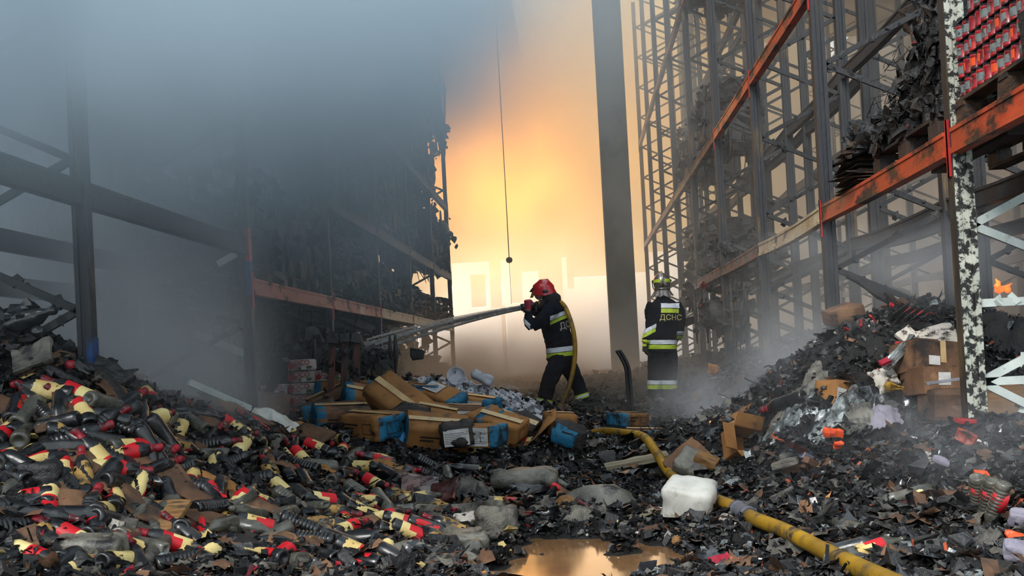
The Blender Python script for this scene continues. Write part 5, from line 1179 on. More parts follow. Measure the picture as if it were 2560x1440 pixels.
rbox('cardboard_box', 'small brown carton in the smoke half way up the far slope', 'carton', 1948, 965, (.12, .12, .1), (12, -26, 30), 'kraft', Y=9.2, group='plain brown cartons on the far heap')
rbox('cardboard_box', 'orange-brown crushed carton low in the smoke near the firefighter', 'carton', 1780, 925, (.1, .1, .12), (12, 20, 10), 'kraft', Y=11, crumple=.02, group='plain brown cartons on the far heap')
rbox('cardboard_box', 'grey-brown carton fading into smoke below the stacked pair', 'carton', 2370, 1010, (.3, .26, .2), (2, 2, 6), 'kraft_dirty', Y=6.6, group='plain brown cartons on the far heap')
rbox('cardboard_sheet', 'brown cardboard sheet propped behind the tan opened carton', 'cardboard', 1930, 1030, (.36, .012, .14), (-50, -30, 18), 'kraft_dirty', Y=7.9)
rbox('cardboard_sheet', 'grey-brown folded cardboard behind the yellow hose', 'cardboard', 1715, 1145, (.3, .2, .02), (48, -36, 12), 'kraft_dirty', Y=7.6)
rbox('cardboard_sheet', 'light brown cardboard corner right of the folded one by the hose', 'cardboard', 1768, 1150, (.16, .12, .06), (20, 24, -20), 'board_tan', Y=7.5)
# charred slabs with red edges on the crest: a row of thin boxes
rr = random.Random(6); k_ = 0
for k in range(9):
    p_ = P(2242 + k * 15, 790 + k * 4.5, 7.75); o = bm_obj(rounded_box((.012, .26, .17), .004, 2, .006, k * 5), 'flat_box', [M['charred_carton'], M['paint_red']], None, p_, (R(26), R(38), R(-32)), False, lambda f, k=k: 1 if (f.calc_center_median().z > .075 and 0.02 < f.calc_center_median().y + .1 - .012 * k < .09) or f.calc_center_median().y < -.126 and k > 3 else 0)
    tag(o, f'thin charred box with red edge, {nth(k + 1)} in the slanted row on the heap crest', 'box', 'thin charred boxes in a slanted row')
for k, (px, py, s) in enumerate(((2180, 795, .07), (2150, 808, .06), (2115, 822, .05), (2222, 900, .06), (2250, 862, .08), (2280, 866, .07), (2230, 762, .05), (2176, 956, .05), (2192, 932, .06), (2134, 975, .05))):
    rbox('red_scrap', f'scorched red packet scrap on the far heap, {nth(k + 1)} counting down from the crest', 'scrap', px, py, (s, s * .7, s * .3), (rr.uniform(-60, 60), rr.uniform(-60, 60), rr.uniform(0, 90)), 'paint_red', Y=7.5 - k * .06, crumple=.01, n=3)
for o in [o for o in COL.objects if o.name.startswith('red_scrap')]:
    pass
sheet('silver_film', 'shiny grey plastic film mound behind the black bottle', 'film', 2000, 1012, (.4, .26), 'film_grey', .06, 14, .06, 10, 2)
sheet('silver_film', 'bright crinkled silver film below the black bottle', 'film', 1978, 1052, (.42, .26), 'film', .05, 14, .05, -12, 5)
sheet('silver_film', 'crinkled silver film with a clear fold beside the upright brown carton', 'film', 2088, 1052, (.42, .26), 'film', .05, 14, .05, 8, 9)
sheet('sack', 'dirty beige plastic sack next to the lilac cloth', 'sack', 2150, 1060, (.28, .2), 'film_grey', .04, 12, .05, 12, 11)
sheet('lilac_cloth', 'crumpled lilac plastic bag draped on the heap foot', 'bag', 2208, 1050, (.22, .2), 'lilac', .045, 16, .04, 0, 15)
sheet('black_bag', 'black glossy bag below the white sack and yellow scrap', 'bag', 2222, 1002, (.32, .2), 'rubber_black', .045, 12, .05, 0, 17)
sheet('white_sack', 'stained white sack piece near the stacked brown boxes', 'sack', 2212, 950, (.16, .2), 'white_soot', .03, 6, .03, 0, 19, rot=(48, -18, 0), Y=6.9)
rbox('yellow_scrap', 'bright yellow wad just under the white sack piece', 'scrap', 2242, 968, (.1, .06, .04), (10, 10, 5), 'hose', Y=6.75, crumple=.03)
rbox('clear_tube', 'clear plastic tube wrap leading up to the white carton lid', 'wrapper', 2248, 880, (.3, .06, .05), (10, -42, 12), 'film', Y=6.85, crumple=.02)
rbox('pink_wrapper', 'pink and silver crushed wrapper at the tube end', 'wrapper', 2212, 905, (.07, .05, .03), (30, -20, 10), 'glove_red', Y=6.8, crumple=.012)
rbox('metal_bar', 'short bright metal bar across the lower stacked box', 'bar', 2360, 953, (.22, .02, .02), (0, -5, 4), 'tin', Y=6.5, crumple=.001)
o = bottle(1985, 1020, 150, 'N', 0, .1, 1.25, .03); placed.pop(); tag(o, 'glossy black bottle lying on the silver film, base towards the viewer', 'bottle')
rbox('charred_timber', 'charred broken brace with crust lying on the heap crest', 'beam', 2200, 735, (.62, .05, .06), (0, 32, 14), 'char', Y=8.3, crumple=.02)
# small oblong packs in a fan
for k, (px, py, m_, a) in enumerate(((2002, 1128, 'carton_blue', 40), (1985, 1140, 'film_grey', -20), (2006, 1156, 'brown_wet', -24), (1988, 1172, 'kraft_dirty', -22), (2022, 1146, 'lilac', 46), (1962, 1158, 'ash_grey', -30), (2030, 1160, 'kraft_dirty', 50), (1996, 1122, 'brown_wet', 42))):
    rbox('small_pack', f'small oblong pack in the fan below the orange packet, {("blue", "grey", "maroon", "pale-ended", "lilac", "dusty", "tan", "brown topmost")[k]} one', 'pack', px, py, (.17, .05, .045), (10, a * .5, a), m_, Y=6.5 - k * .02, crumple=.006, n=3, group='oblong packs lying in a fan')
rbox('orange_packet', 'bright orange packet below the silver film', 'packet', 2085, 1082, (.11, .05, .06), (10, 8, 6), 'jar_orange', Y=6.6, crumple=.02)
rbox('orange_packet', 'orange and black torn packet at the edge of the smoke, under the pale post', 'packet', 2412, 1092, (.1, .05, .06), (10, 30, -20), 'flake_rust_packet', Y=5.2, crumple=.02)
rbox('orange_packet', 'small orange wrapper on the black slope under the bright packet', 'packet', 2094, 1114, (.06, .04, .05), (30, 8, 6), 'jar_orange', Y=6.4, crumple=.03)
rbox('lilac_packet', 'small lilac packet alone on black ash', 'packet', 2352, 1152, (.075, .045, .02), (10, 22, -20), 'lilac', Y=4.9, crumple=.01)
rbox('base_plate', 'red painted steel foot plate at the pale post', 'plate', 2440, 1050, (.2, .1, .02), (6, 0, 4), 'paint_red', Y=5.45, crumple=.004)
sheet('beige_sheet', 'torn beige packaging sheet in smoke behind the pale post', 'sheet', 2530, 1030, (.5, .4), 'board_tan', .06, 6, .1, 20, 33)
for k, (px, py) in enumerate(((2490, 780), (2540, 850))): sheet('charred_sheet', ('upper', 'lower')[k] + ' dark cardboard sheet on the heap beyond the pale post', 'sheet', px, py, (.6, .5), 'charred_carton', .1, 6, .1, 0, 40 + k)
# near litter: plastic and boxes
def canister(name, label, px, py, d, rot, mat, crumple=.02, dz=.04, cap=True, paint=None, handle=False):
    o = empty(name, on(px, py, dz), [R(a) for a in rot], label, 'canister', 'plastic canisters in the litter')
    bm_obj(rounded_box(d, min(d) * .17, 7, crumple, (px + py) % 61, 7), 'body', M[mat], o)
    if paint: bm_obj(rounded_box((d[0] * .06, d[1] * .7, d[2] * .7), .006, 4, .012, 5), 'paint_patch', M[paint], o, (d[0] / 2 - .004, 0, -.01))
    if handle: b = MB(); b.tube([(-d[0] * .2, 0, d[2] / 2 - .01), (-d[0] * .15, 0, d[2] / 2 + .02), (d[0] * .1, 0, d[2] / 2 + .02), (d[0] * .15, 0, d[2] / 2 - .01)], .012, 8); b.build('handle', M[mat], o)
    if cap: b = MB(); b.lathe([(.022, 0), (.022, .02), (.018, .024), (.001, .024)], 12, (d[0] * .3, d[1] * .1, d[2] / 2 - .004)); b.build('neck', M[mat], o)
    return o
canister('plastic_canister', 'big dirty white plastic canister beside the hose, blue smear on its side', 1726, 1300, (.28, .25, .25), (16, 10, -18), 'plastic_white', .018, .1, False, 'paint_blue')
canister('plastic_canister', 'wet grey crushed plastic canister lying under the hose bend', 1742, 1190, (.27, .22, .13), (44, 24, -24), 'film_grey', .018, .07, True)
canister('plastic_canister', 'grey ribbed canister melted at its top, at the puddle edge', 1235, 1330, (.22, .18, .2), (-8, 6, 10), 'ash_grey', .035, .03, False)
canister('plastic_canister', 'smooth blue-grey canister half sunk before the ribbed one', 1165, 1372, (.22, .18, .13), (10, 4, 14), 'film_grey', .012, .02, True)
canister('plastic_canister', 'crushed whitish canister corner beside the blue-grey one', 1170, 1318, (.14, .12, .12), (20, -10, 30), 'white_soot', .03, .02, False)
rbox('plastic_jug', 'rounded amber plastic jug bottom by the puddle', 'jug', 1180, 1388, (.13, .12, .09), (10, 0, 20), 'bot_grey', .02, r=.05, n=6, smooth=True)
def dish(name, label, px, py, rx, ry, h, mat, rot=(0, 0, 0), dz=.02, cat='drum', wall=.015):
    o = empty(name, on(px, py, dz), [R(a) for a in rot], label, cat); b = MB(); n = 26; pr = [(1, 0), (1.03, h * .5), (1.0, h), (.93, h), (.9, h * .5), (.6, h * .35), (.05, h * .3)]; V = []; F = []
    for i, (q_, z) in enumerate(pr):
        for j in range(n): a = 2 * PI * j / n; w_ = 1 + .06 * math.sin(3 * a + i) + .03 * math.sin(7 * a); V.append((math.cos(a) * q_ * rx * w_, math.sin(a) * q_ * ry * w_, z + .02 * math.sin(2 * a + 1)))
    for i in range(len(pr) - 1):
        for j in range(n): F.append((i * n + j, i * n + (j + 1) % n, (i + 1) * n + (j + 1) % n, (i + 1) * n + j))
    b.add(V, F, 0, True); b.build('shell', M[mat], o); return o
dish('plastic_tub', 'long sagging grey plastic tub melted open, near the puddle', 1150, 1305, .25, .13, .07, 'ash_grey', (8, 0, -4))
o = dish('plastic_drum', 'flattened grey drum with a glossy black side, sitting in the wet', 1310, 1225, .24, .16, .07, 'rubber_black', (-4, 0, 0), .0)
bm_obj(rounded_box((.46, .3, .09), .04, 7, .03, 3, 5), 'top_skin', M['film_grey'], o, (0, .02, .09), (R(10), 0, R(4)))
sheet('plastic_drum', 'collapsed smooth grey plastic drum with brown torn flap', 'drum', 1500, 1262, (.56, .34), 'film_grey', .025, 3, .12, -8, 51)
sheet('cardboard_flap', 'wet tan cardboard flap stuck to the collapsed grey drum', 'cardboard', 1420, 1275, (.2, .26), 'board_tan', .03, 5, .07, 20, 53)
sheet('ash_sheet', 'crumpled ashy grey sheet between brown crate and flattened drum', 'sheet', 1180, 1238, (.32, .34), 'ash_grey', .05, 12, .09, 0, 57)
rbox('brown_crate', 'glossy dark red-brown crushed crate panel among the bottles, wide half', 'crate', 1050, 1240, (.26, .2, .03), (34, 12, 8), 'brown_wet', dz=.07, crumple=.016)
rbox('brown_crate', 'glossy dark red-brown crushed crate panel with a raised ridge', 'crate', 1110, 1255, (.24, .22, .035), (40, -18, -26), 'brown_wet', dz=.07, crumple=.02)
rbox('wood_plank', 'weathered grey-brown plank lying behind the hose', 'board', 1592, 1166, (.5, .13, .04), (10, -8, 6), 'plank_grey', dz=.04, crumple=.006)
rbox('wood_plank', 'pale splintered board end near the white canister', 'board', 1590, 1310, (.28, .1, .03), (10, -12, 20), 'plank_grey', dz=.03, crumple=.01)
sheet('ash_sheet', 'large grey crumpled plastic sheet at the near middle edge', 'sheet', 1060, 1405, (.5, .3), 'film_grey', .05, 7, .06, -10, 61)
sheet('ash_sheet', 'brownish torn bag remains in front of the collapsed drum', 'sheet', 1440, 1310, (.3, .22), 'ash_grey', .06, 10, .07, 10, 63)
rbox('flat_bottle', 'flat clear grey bottle with blue-red label end, standing askew', 'bottle', 1385, 1228, (.24, .05, .07), (20, 28, -26), 'film_grey', dz=.08, crumple=.006, r=.02)
rbox('label_scrap', 'red and orange label scrap by the flat clear bottle', 'scrap', 1392, 1242, (.08, .04, .05), (20, 28, -26), 'lab_red', dz=.06, crumple=.006)
rbox('red_packet', 'pinkish red crushed packet in the near litter under the hose', 'packet', 1808, 1418, (.11, .09, .04), (20, -10, 24), 'glove_red', dz=.02, crumple=.012)
rbox('pale_stone', 'tan smooth stone-like lump before the white canister', 'lump', 1692, 1362, (.06, .05, .06), (10, 20, 20), 'board_tan', dz=.02, r=.03, crumple=.01)
rbox('pale_lump', 'pale crusted lump beside the hose coupling', 'lump', 1832, 1322, (.13, .05, .05), (0, 28, -20), 'white_soot', dz=.02, r=.02, crumple=.02)
rbox('white_lump', 'white burnt foam lump on black ash', 'lump', 2318, 1262, (.07, .06, .06), (0, 28, -20), 'plastic_white', dz=.03, r=.025, crumple=.03)
o = bottle(2260, 1265, 175, 'G', 0, .05, .95); placed.pop(); tag(o, 'dusty clear bottle lying beside the white foam lump', 'bottle')
for k, (x, y, ph, kd, lb) in enumerate(((1980, 1250, 30, 'G', 'smoky bottle with brown neck on bare ash past the coupling'), (2110, 1330, 110, 'G', 'brown-necked bottle half buried on the open ash'), (2150, 1385, -10, 'N', 'soot-black bottle with red cap near the lower edge, beyond the hose'), (2200, 1390, 10, 'G', 'grey flattened bottle next to the soot-black one'))):
    o = bottle(x, y, ph, kd, 0, .05, .9); placed.pop(); tag(o, lb, 'bottle')
# cola cans shrink-wrapped at the near edge
M['cola_red'] = nmat('cola_red', [(.3, srgb(170, 26, 34)), (.7, srgb(206, 50, 52))], 8, (.3, .5), soot=((.03, .02, .02, 1), .64, 20))
cw = text_mesh('Cola', .038, flat('letter_white', srgb(226, 210, 206), .5)); rr = random.Random(1)
for k, (px, py) in enumerate(((2452, 1300), (2478, 1312), (2500, 1322))):
    o = empty('cola_bottle', on(px, py, .1), (R(200), R((-16, -4, 8)[k]), R(10)), f'cola bottle with red label hanging neck-down from the burnt pack, {nth(k + 1)} of three', 'bottle', 'cola bottles in the burnt pack'); o.scale = (.8,) * 3
    me_obj('body', BODIES['H'][1], o, (0, 0, -.12)); b = MB(); b.lathe([(.042, -.06), (.042, .03)], 16); lb_ = b.build('label', M['cola_red'], o)
    if k == 1:
        t_ = cw.copy()
        for v in t_.vertices: a = v.co.x / .0425; v.co = Vector((math.sin(-a) * .0428, math.cos(a) * .0428, -.015 - v.co.y))
        me_obj('lettering', t_, lb_)
sheet('burnt_wrap', 'melted brown and orange wrap over the cola bottles', 'wrapper', 2478, 1275, (.2, .16), 'kraft_dirty', .05, 14, .12, 0, 71)
rbox('orange_packet', 'orange plastic flap on the burnt cola pack', 'packet', 2458, 1262, (.06, .05, .03), (30, 8, 6), 'jar_orange', dz=.12, crumple=.02)
for k, (px, py, s) in enumerate(((2548, 1335, .06), (2540, 1425, .07))): rbox('lilac_packet', ('upper', 'lower')[k] + ' lilac and white packet at the very edge by the cola pack', 'packet', px, py, (s, .06, s * .8), (20, 10, -20), 'lilac', dz=.06, crumple=.015)
rbox('orange_packet', 'orange-red wrapper at the very edge under the cola pack', 'packet', 2545, 1388, (.08, .06, .05), (20, 10, -20), 'jar_orange', dz=.04, crumple=.03)
# left heap wreckage
rbox('tyre_lump', 'dark oval charred lump lying low on the bottle heap', 'lump', 103, 1216, (.2, .14, .13), (0, -4, 8), 'char', dz=.05, r=.06, n=7, crumple=.02, smooth=True)
b = MB(); pp = [on(68, 1295, .05), on(95, 1312, .06), on(132, 1338, .05)]; b.tube(pp, [.016, .014, .02], 8, flat=.5); b.tube([on(62, 1283, .05) + Vector((.03 * math.cos(a), .02 * math.sin(a), .02 * math.sin(a))) for a in [2 * PI * k / 14 for k in range(15)]], .008, 6)
tag(b.build('ring_ladle', M['rubber_black']), 'black ladle-like tool with ring end lying near the edge', 'tool')
rbox('wood_board', 'tan water-stained board lying flat among the bottles', 'board', 388, 1318, (.26, .24, .02), (28, 0, -8), 'board_tan', dz=.04, crumple=.008)
rbox('corrugated_board', 'grey corrugated cardboard piece left of the tan board', 'cardboard', 275, 1352, (.2, .18, .015), (26, 10, 10), 'ash_grey', dz=.04, crumple=.008)
b = MB(); pp = [on(345, 1452, .03), on(385, 1415, .05), on(430, 1375, .06), on(452, 1362, .05)]; b.tube(pp, [.028, .034, .03, .018], 9); crust(b, 0, (.1, .1, .1), random.Random(1)); tag(b.build('charred_log', M['ash_grey']), 'charred grey log slanting up from the near edge', 'log')
canister('crushed_jug', 'long crushed grey jug lying at the near edge of the heap', 222, 1400, (.26, .13, .11), (10, 2, 4), 'film_grey', .03, .03, True)
rbox('paper_scrap', 'white black-spotted paper scrap beside a red cap', 'scrap', 287, 1362, (.06, .02, .11), (-20, 20, 10), 'white_soot', dz=.05)
rbox('cardboard_sheet', 'brown cardboard sheet in the near corner', 'cardboard', 38, 1395, (.18, .14, .015), (30, -20, 24), 'kraft_dirty', dz=.04)
sheet('grey_bag', 'pale grey plastic bag at the bottom edge by the log', 'bag', 415, 1425, (.12, .12), 'film', .03, 10, .05, 0, 81); sheet('grey_bag', 'round pale tub skin at the very bottom edge', 'bag', 275, 1435, (.16, .12), 'white_soot', .02, 5, .05, 0, 83)
sheet('white_bag', 'bright white crumpled plastic bag behind the bottles', 'bag', 685, 1072, (.34, .22), 'plastic_white', .04, 9, .07, -8, 85, off=.07)
sheet('cardboard_sheet', 'brown torn cardboard sheet left of the white bag', 'cardboard', 600, 1052, (.5, .24), 'kraft_dirty', .04, 5, .05, -6, 86, off=.06); sheet('cardboard_sheet', 'orange-brown dented cardboard behind the bottles right of the white bag', 'cardboard', 752, 1078, (.2, .14), 'kraft', .03, 8, .05, 0, 87)
for k, (px, py, sx, sy, a, m_) in enumerate(((160, 1075, .26, .2, 20, 'kraft_dirty'), (310, 1030, .3, .2, -30, 'kraft_dirty'), (360, 1188, .2, .12, -10, 'kraft_dirty'), (290, 1000, .3, .1, -36, 'charred_carton'), (35, 1050, .2, .12, 0, 'kraft_dirty'), (530, 1080, .16, .14, 40, 'kraft_dirty'), (985, 1200, .26, .12, -14, 'kraft_dirty'), (910, 1325, .2, .16, 10, 'kraft_dirty'), (960, 1175, .2, .14, -20, 'kraft'), (500, 1320, .24, .14, 10, 'kraft_dirty'), (180, 1290, .18, .2, 10, 'kraft_dirty'), (900, 1270, .14, .2, 0, 'kraft_dirty'), (470, 1250, .3, .16, -20, 'kraft_dirty'), (650, 1290, .3, .2, 14, 'kraft_dirty'), (560, 1240, .22, .12, 30, 'kraft'), (330, 1290, .3, .2, -12, 'kraft_dirty'), (700, 1180, .22, .14, 0, 'kraft_dirty'), (840, 1200, .24, .14, 20, 'kraft'), (230, 1190, .24, .16, 6, 'kraft_dirty'), (480, 1140, .22, .12, 16, 'kraft_dirty'), (745, 1380, .26, .16, 0, 'kraft_dirty'), (620, 1390, .22, .14, -14, 'charred_carton'))):
    sheet('cardboard_scrap', f'torn brown cardboard scrap among the bottles, {("below the blue foot", "on the crest slope beside smoke", "mid-heap with straight edge", "long charred strip on the crest", "small at the picture edge", "round-ended near the brown sheet", "long beside the labelled bottle", "in front of the brown crate", "under a torn cream label", "next to the tan board", "standing beside the ring tool", "narrow between bottles", "pointing at the tan board", "wide one past the tan board", "yellowish beyond the tan board", "large one behind the tan board", "in the bare black hollow", "beside the grey bottles", "over the oval lump", "behind the bare hollow", "flat near the lower edge", "blackened near the lower edge")[k]}', 'cardboard', px, py, (sx, sy), m_, .025, 8, .02, a, 100 + k, nx=14, ny=10, off=.06)
# charred trunk-like melted bottles and bars on the crest at the edge
b = MB(); pp = [P(-40, 830, 5.4), P(20, 815, 5.4), P(60, 800, 5.35), P(95, 790, 5.35), P(118, 780, 5.35), P(134, 776, 5.3)]
b.tube(pp, [.05, .045, .06, .05, .02, .026], 9); crust(b, 0, (.1, .1, .1), random.Random(1))
rr = random.Random(14)
for k in range(26): t = rr.random() * .8; p_ = pp[0].lerp(pp[4], t); s = rr.uniform(.02, .05); b.box(p_ + Vector((0, rr.uniform(-.04, .04), rr.uniform(0, .07))), (s, s, s * 1.6), Euler((rr.random() * 6, rr.random() * 6, 0)).to_matrix(), 0, s * .4)
tag(b.build('melted_bottle', M['rubber_black']), 'melted black bottle with knobbed neck jutting from the crest of the heap', 'bottle')
b = MB(); b.tube([P(85, 825, 5.3), P(100, 832, 5.22)], [.03, .032], 14); tag(b.build('charred_tin', M['rubber_black']), 'round black tin end just under the jutting melted bottle', 'tin')
b = MB(); b.bar(P(100, 862, 5.35), P(182, 882, 5.5), .05, .04, jit=.005); tag(b.build('steel_bar', M['steel_soot']), 'dark steel bar running from the heap to the blue-footed post', 'bar')
b = MB(); b.bar(P(20, 865, 5.15), P(215, 968, 5.05), .03, .03, jit=.004); ragged(b, P(20, 865, 5.15), P(215, 968, 5.05), .015, 5); tag(b.build('charred_batten', M['char']), 'long thin charred batten sloping down the heap before the post', 'batten')
b = MB(); pp = smooth_path([P(200, 958, 5.2), P(270, 985, 5.2), P(335, 1025, 5.25), P(362, 1060, 5.3), P(382, 1100, 5.35)], 4); b.tube(pp, .014, 7); ragged(b, pp[0], pp[-1], .03, 9); tag(b.build('charred_rod', M['char']), 'bent charred rod edging the crest down into the bottles', 'rod')
rbox('corrugated_board', 'fan of grey corrugated board below the melted bottle', 'cardboard', 82, 890, (.2, .16, .03), (50, -18, 10), 'ash_grey', Y=5.1, crumple=.015)
rbox('charred_board', 'ragged charred board on the smoky crest', 'board', 270, 958, (.24, .12, .03), (26, 30, -10), 'char', dz=.05, crumple=.02)
rbox('plastic_ball', 'small dull red ball-like bottle top beside the blue foot', 'cap', 176, 913, (.055, .055, .055), (0, 0, 0), 'cap_red', Y=5.2, r=.027, n=6, crumple=.002, smooth=True)

# ------------------------------------------------------------------ loose litter: uncountable flakes, lumps, strips and scraps
M['flake_black'] = nmat('flake_black', [(.3, (.004, .004, .0045)), (.6, (.013, .013, .014)), (.8, (.045, .043, .041))], 9, (.55, .9), coord='World', spec=.25)
M['flake_wet'] = nmat('flake_wet', [(.3, (.005, .005, .006)), (.7, (.018, .018, .02))], 9, (.08, .3), coord='World', spec=.5)
M['flake_grey'] = nmat('flake_grey', [(.3, srgb(52, 50, 48)), (.6, srgb(92, 89, 84)), (.8, srgb(132, 128, 120))], 9, (.3, .8), coord='World')
M['flake_brown'] = nmat('flake_brown', [(.3, srgb(48, 30, 20)), (.6, srgb(98, 64, 40)), (.8, srgb(146, 104, 66))], 9, (.5, .85), coord='World')
M['flake_pale'] = nmat('flake_pale', [(.3, srgb(130, 126, 116)), (.7, srgb(206, 204, 196))], 9, (.4, .7), coord='World')
M['flake_cream'] = nmat('flake_cream', [(.3, srgb(176, 146, 80)), (.7, srgb(226, 204, 140))], 9, (.5, .7), coord='World')
M['flake_rust'] = nmat('flake_rust', [(.3, srgb(120, 50, 24)), (.7, srgb(190, 84, 44))], 9, (.5, .7), coord='World')
CUBE = np.array([[-1, -1, -1], [1, -1, -1], [1, 1, -1], [-1, 1, -1], [-1, -1, 1], [1, -1, 1], [1, 1, 1], [-1, 1, 1]], float) * .5
CF = np.array([[3, 2, 1, 0], [4, 5, 6, 7], [0, 1, 5, 4], [1, 2, 6, 5], [2, 3, 7, 6], [3, 0, 4, 7]])
gd = np.random.default_rng(11)
def rot_m(n, tilt):
    a, b, c = gd.uniform(0, 2 * PI, n), gd.normal(0, tilt, n), gd.normal(0, tilt, n)
    z, o = np.zeros(n), np.ones(n)
    Rz = np.stack([np.cos(a), -np.sin(a), z, np.sin(a), np.cos(a), z, z, z, o], -1).reshape(n, 3, 3); Rx = np.stack([o, z, z, z, np.cos(b), -np.sin(b), z, np.sin(b), np.cos(b)], -1).reshape(n, 3, 3); Ry = np.stack([np.cos(c), z, np.sin(c), z, o, z, -np.sin(c), z, np.cos(c)], -1).reshape(n, 3, 3)
    return Rz @ Ry @ Rx
def where(n, y0=3.0, y1=22, pw=1.0, keep=None):
    """spots, thinning with distance"""
    xs, ys = [], []
    while len(xs) < n:
        u = gd.random(n * 2); y = 1 / (1 / y0 + u * (1 / y1 - 1 / y0)); s = gd.uniform(-.64, .52, n * 2); x = s * y
        k = (np.ones(len(x), bool) if keep is None else keep(x, y)) & (np.abs(x) < 11)
        xs += list(x[k]); ys += list(y[k])
    return np.array(xs[:n]), np.array(ys[:n])
def litter(name, label, n, mat, dims, tilt=.5, lift=.0, jit=.22, keep=None, y1=22, grow=.35, bend=.35):
    x, y = where(n, y1=y1, keep=keep); s = np.clip(np.exp(gd.normal(-.2, .45, n)), .3, 1.9) * (1 + grow * np.clip((y - 5) / 5, 0, 2.0))
    d = np.stack([gd.uniform(*dims[0], n), gd.uniform(*dims[1], n), gd.uniform(*dims[2], n)], -1) * s[:, None]
    V = (CUBE[None] + np.clip(gd.normal(0, jit * .5, (n, 8, 3)), -.45, .45)) * d[:, None]; V[:, :, 2] += (V[:, :, 0] ** 2) / d[:, 0:1] * np.clip(gd.normal(0, bend, n), -.7, .7)[:, None]
    V = np.einsum('nij,nkj->nki', rot_m(n, tilt), V); z = H(x, y) + d.min(1) * .3 + lift * gd.random(n)
    V += np.stack([x, y, z], -1)[:, None]; F = (CF[None] + 8 * np.arange(n)[:, None, None]).reshape(-1, 4)
    return tag(me_obj(name, fast_mesh(name, V.reshape(-1, 3), F, M[mat])), label, 'debris', kind='stuff')
_hp = np.array([[p.x, p.y] for p in gp[::2]])
def off_hose(x, y):
    return (((x[:, None] - _hp[:, 0]) ** 2 + (y[:, None] - _hp[:, 1]) ** 2).min(1) > .055 ** 2)
dry = lambda x, y: ((pool(x, y) < .12) | (H(x, y) > .012)) & off_hose(x, y)
litter('charred_flakes', 'matt black charred flakes strewn over the rubble', 52000, 'flake_black', ((.012, .04), (.01, .028), (.003, .012)), .7, .03, keep=dry)
litter('wet_flakes', 'wet glossy black flakes strewn over the rubble', 26000, 'flake_wet', ((.012, .036), (.008, .024), (.003, .01)), .7, .035, keep=dry)
litter('charred_lumps', 'black charred lumps strewn over the rubble', 9000, 'char', ((.016, .05), (.016, .045), (.012, .036)), 1.0, .02, .4, keep=dry)
litter('ash_flakes', 'grey ash and plastic flakes strewn over the rubble', 14000, 'flake_grey', ((.01, .038), (.008, .024), (.002, .008)), .6, .03, keep=lambda x, y: dry(x, y) & ((x > -1.2) | (gd.random(len(x)) < .35)))
litter('cardboard_shreds', 'brown cardboard shreds strewn over the rubble', 6000, 'flake_brown', ((.012, .055), (.008, .03), (.002, .006)), .55, .03, keep=lambda x, y: dry(x, y) & ((x < .4) | (y > 5.8) | (gd.random(len(x)) < .3)))
litter('pale_bits', 'small pale bits of plastic and paper on the black rubble', 2600, 'flake_pale', ((.006, .03), (.005, .016), (.001, .005)), .6, .03, keep=lambda x, y: dry(x, y) & ((x > -.6) | (gd.random(len(x)) < .3)))
litter('label_shreds', 'cream label shreds among the spilled bottles', 420, 'flake_cream', ((.02, .06), (.015, .04), (.001, .003)), .5, .05, keep=lambda x, y: (x < .2) & (y < 7.5) & dry(x, y), y1=8)
litter('red_shreds', 'red plastic shreds among the spilled bottles', 420, 'cap_red', ((.015, .05), (.012, .03), (.003, .012)), .6, .045, keep=lambda x, y: (x < .3) & (y < 7.5) & dry(x, y), y1=8)
litter('orange_shreds', 'rust orange shreds on the near slope under the pale post', 500, 'flake_rust', ((.015, .05), (.01, .03), (.002, .008)), .7, .03, keep=lambda x, y: (x > .6) & (y < 8.5) & off_hose(x, y), y1=9)
litter('straw_strips', 'thin pale strips and straws lying in the litter', 900, 'flake_brown', ((.05, .14), (.0025, .006), (.002, .004)), .3, .04, .12, keep=dry, y1=12, bend=.03)
litter('black_strips', 'thin black twisted strips lying in the litter', 4500, 'flake_black', ((.04, .13), (.003, .009), (.002, .006)), .4, .04, .12, keep=dry, y1=14, bend=.03)
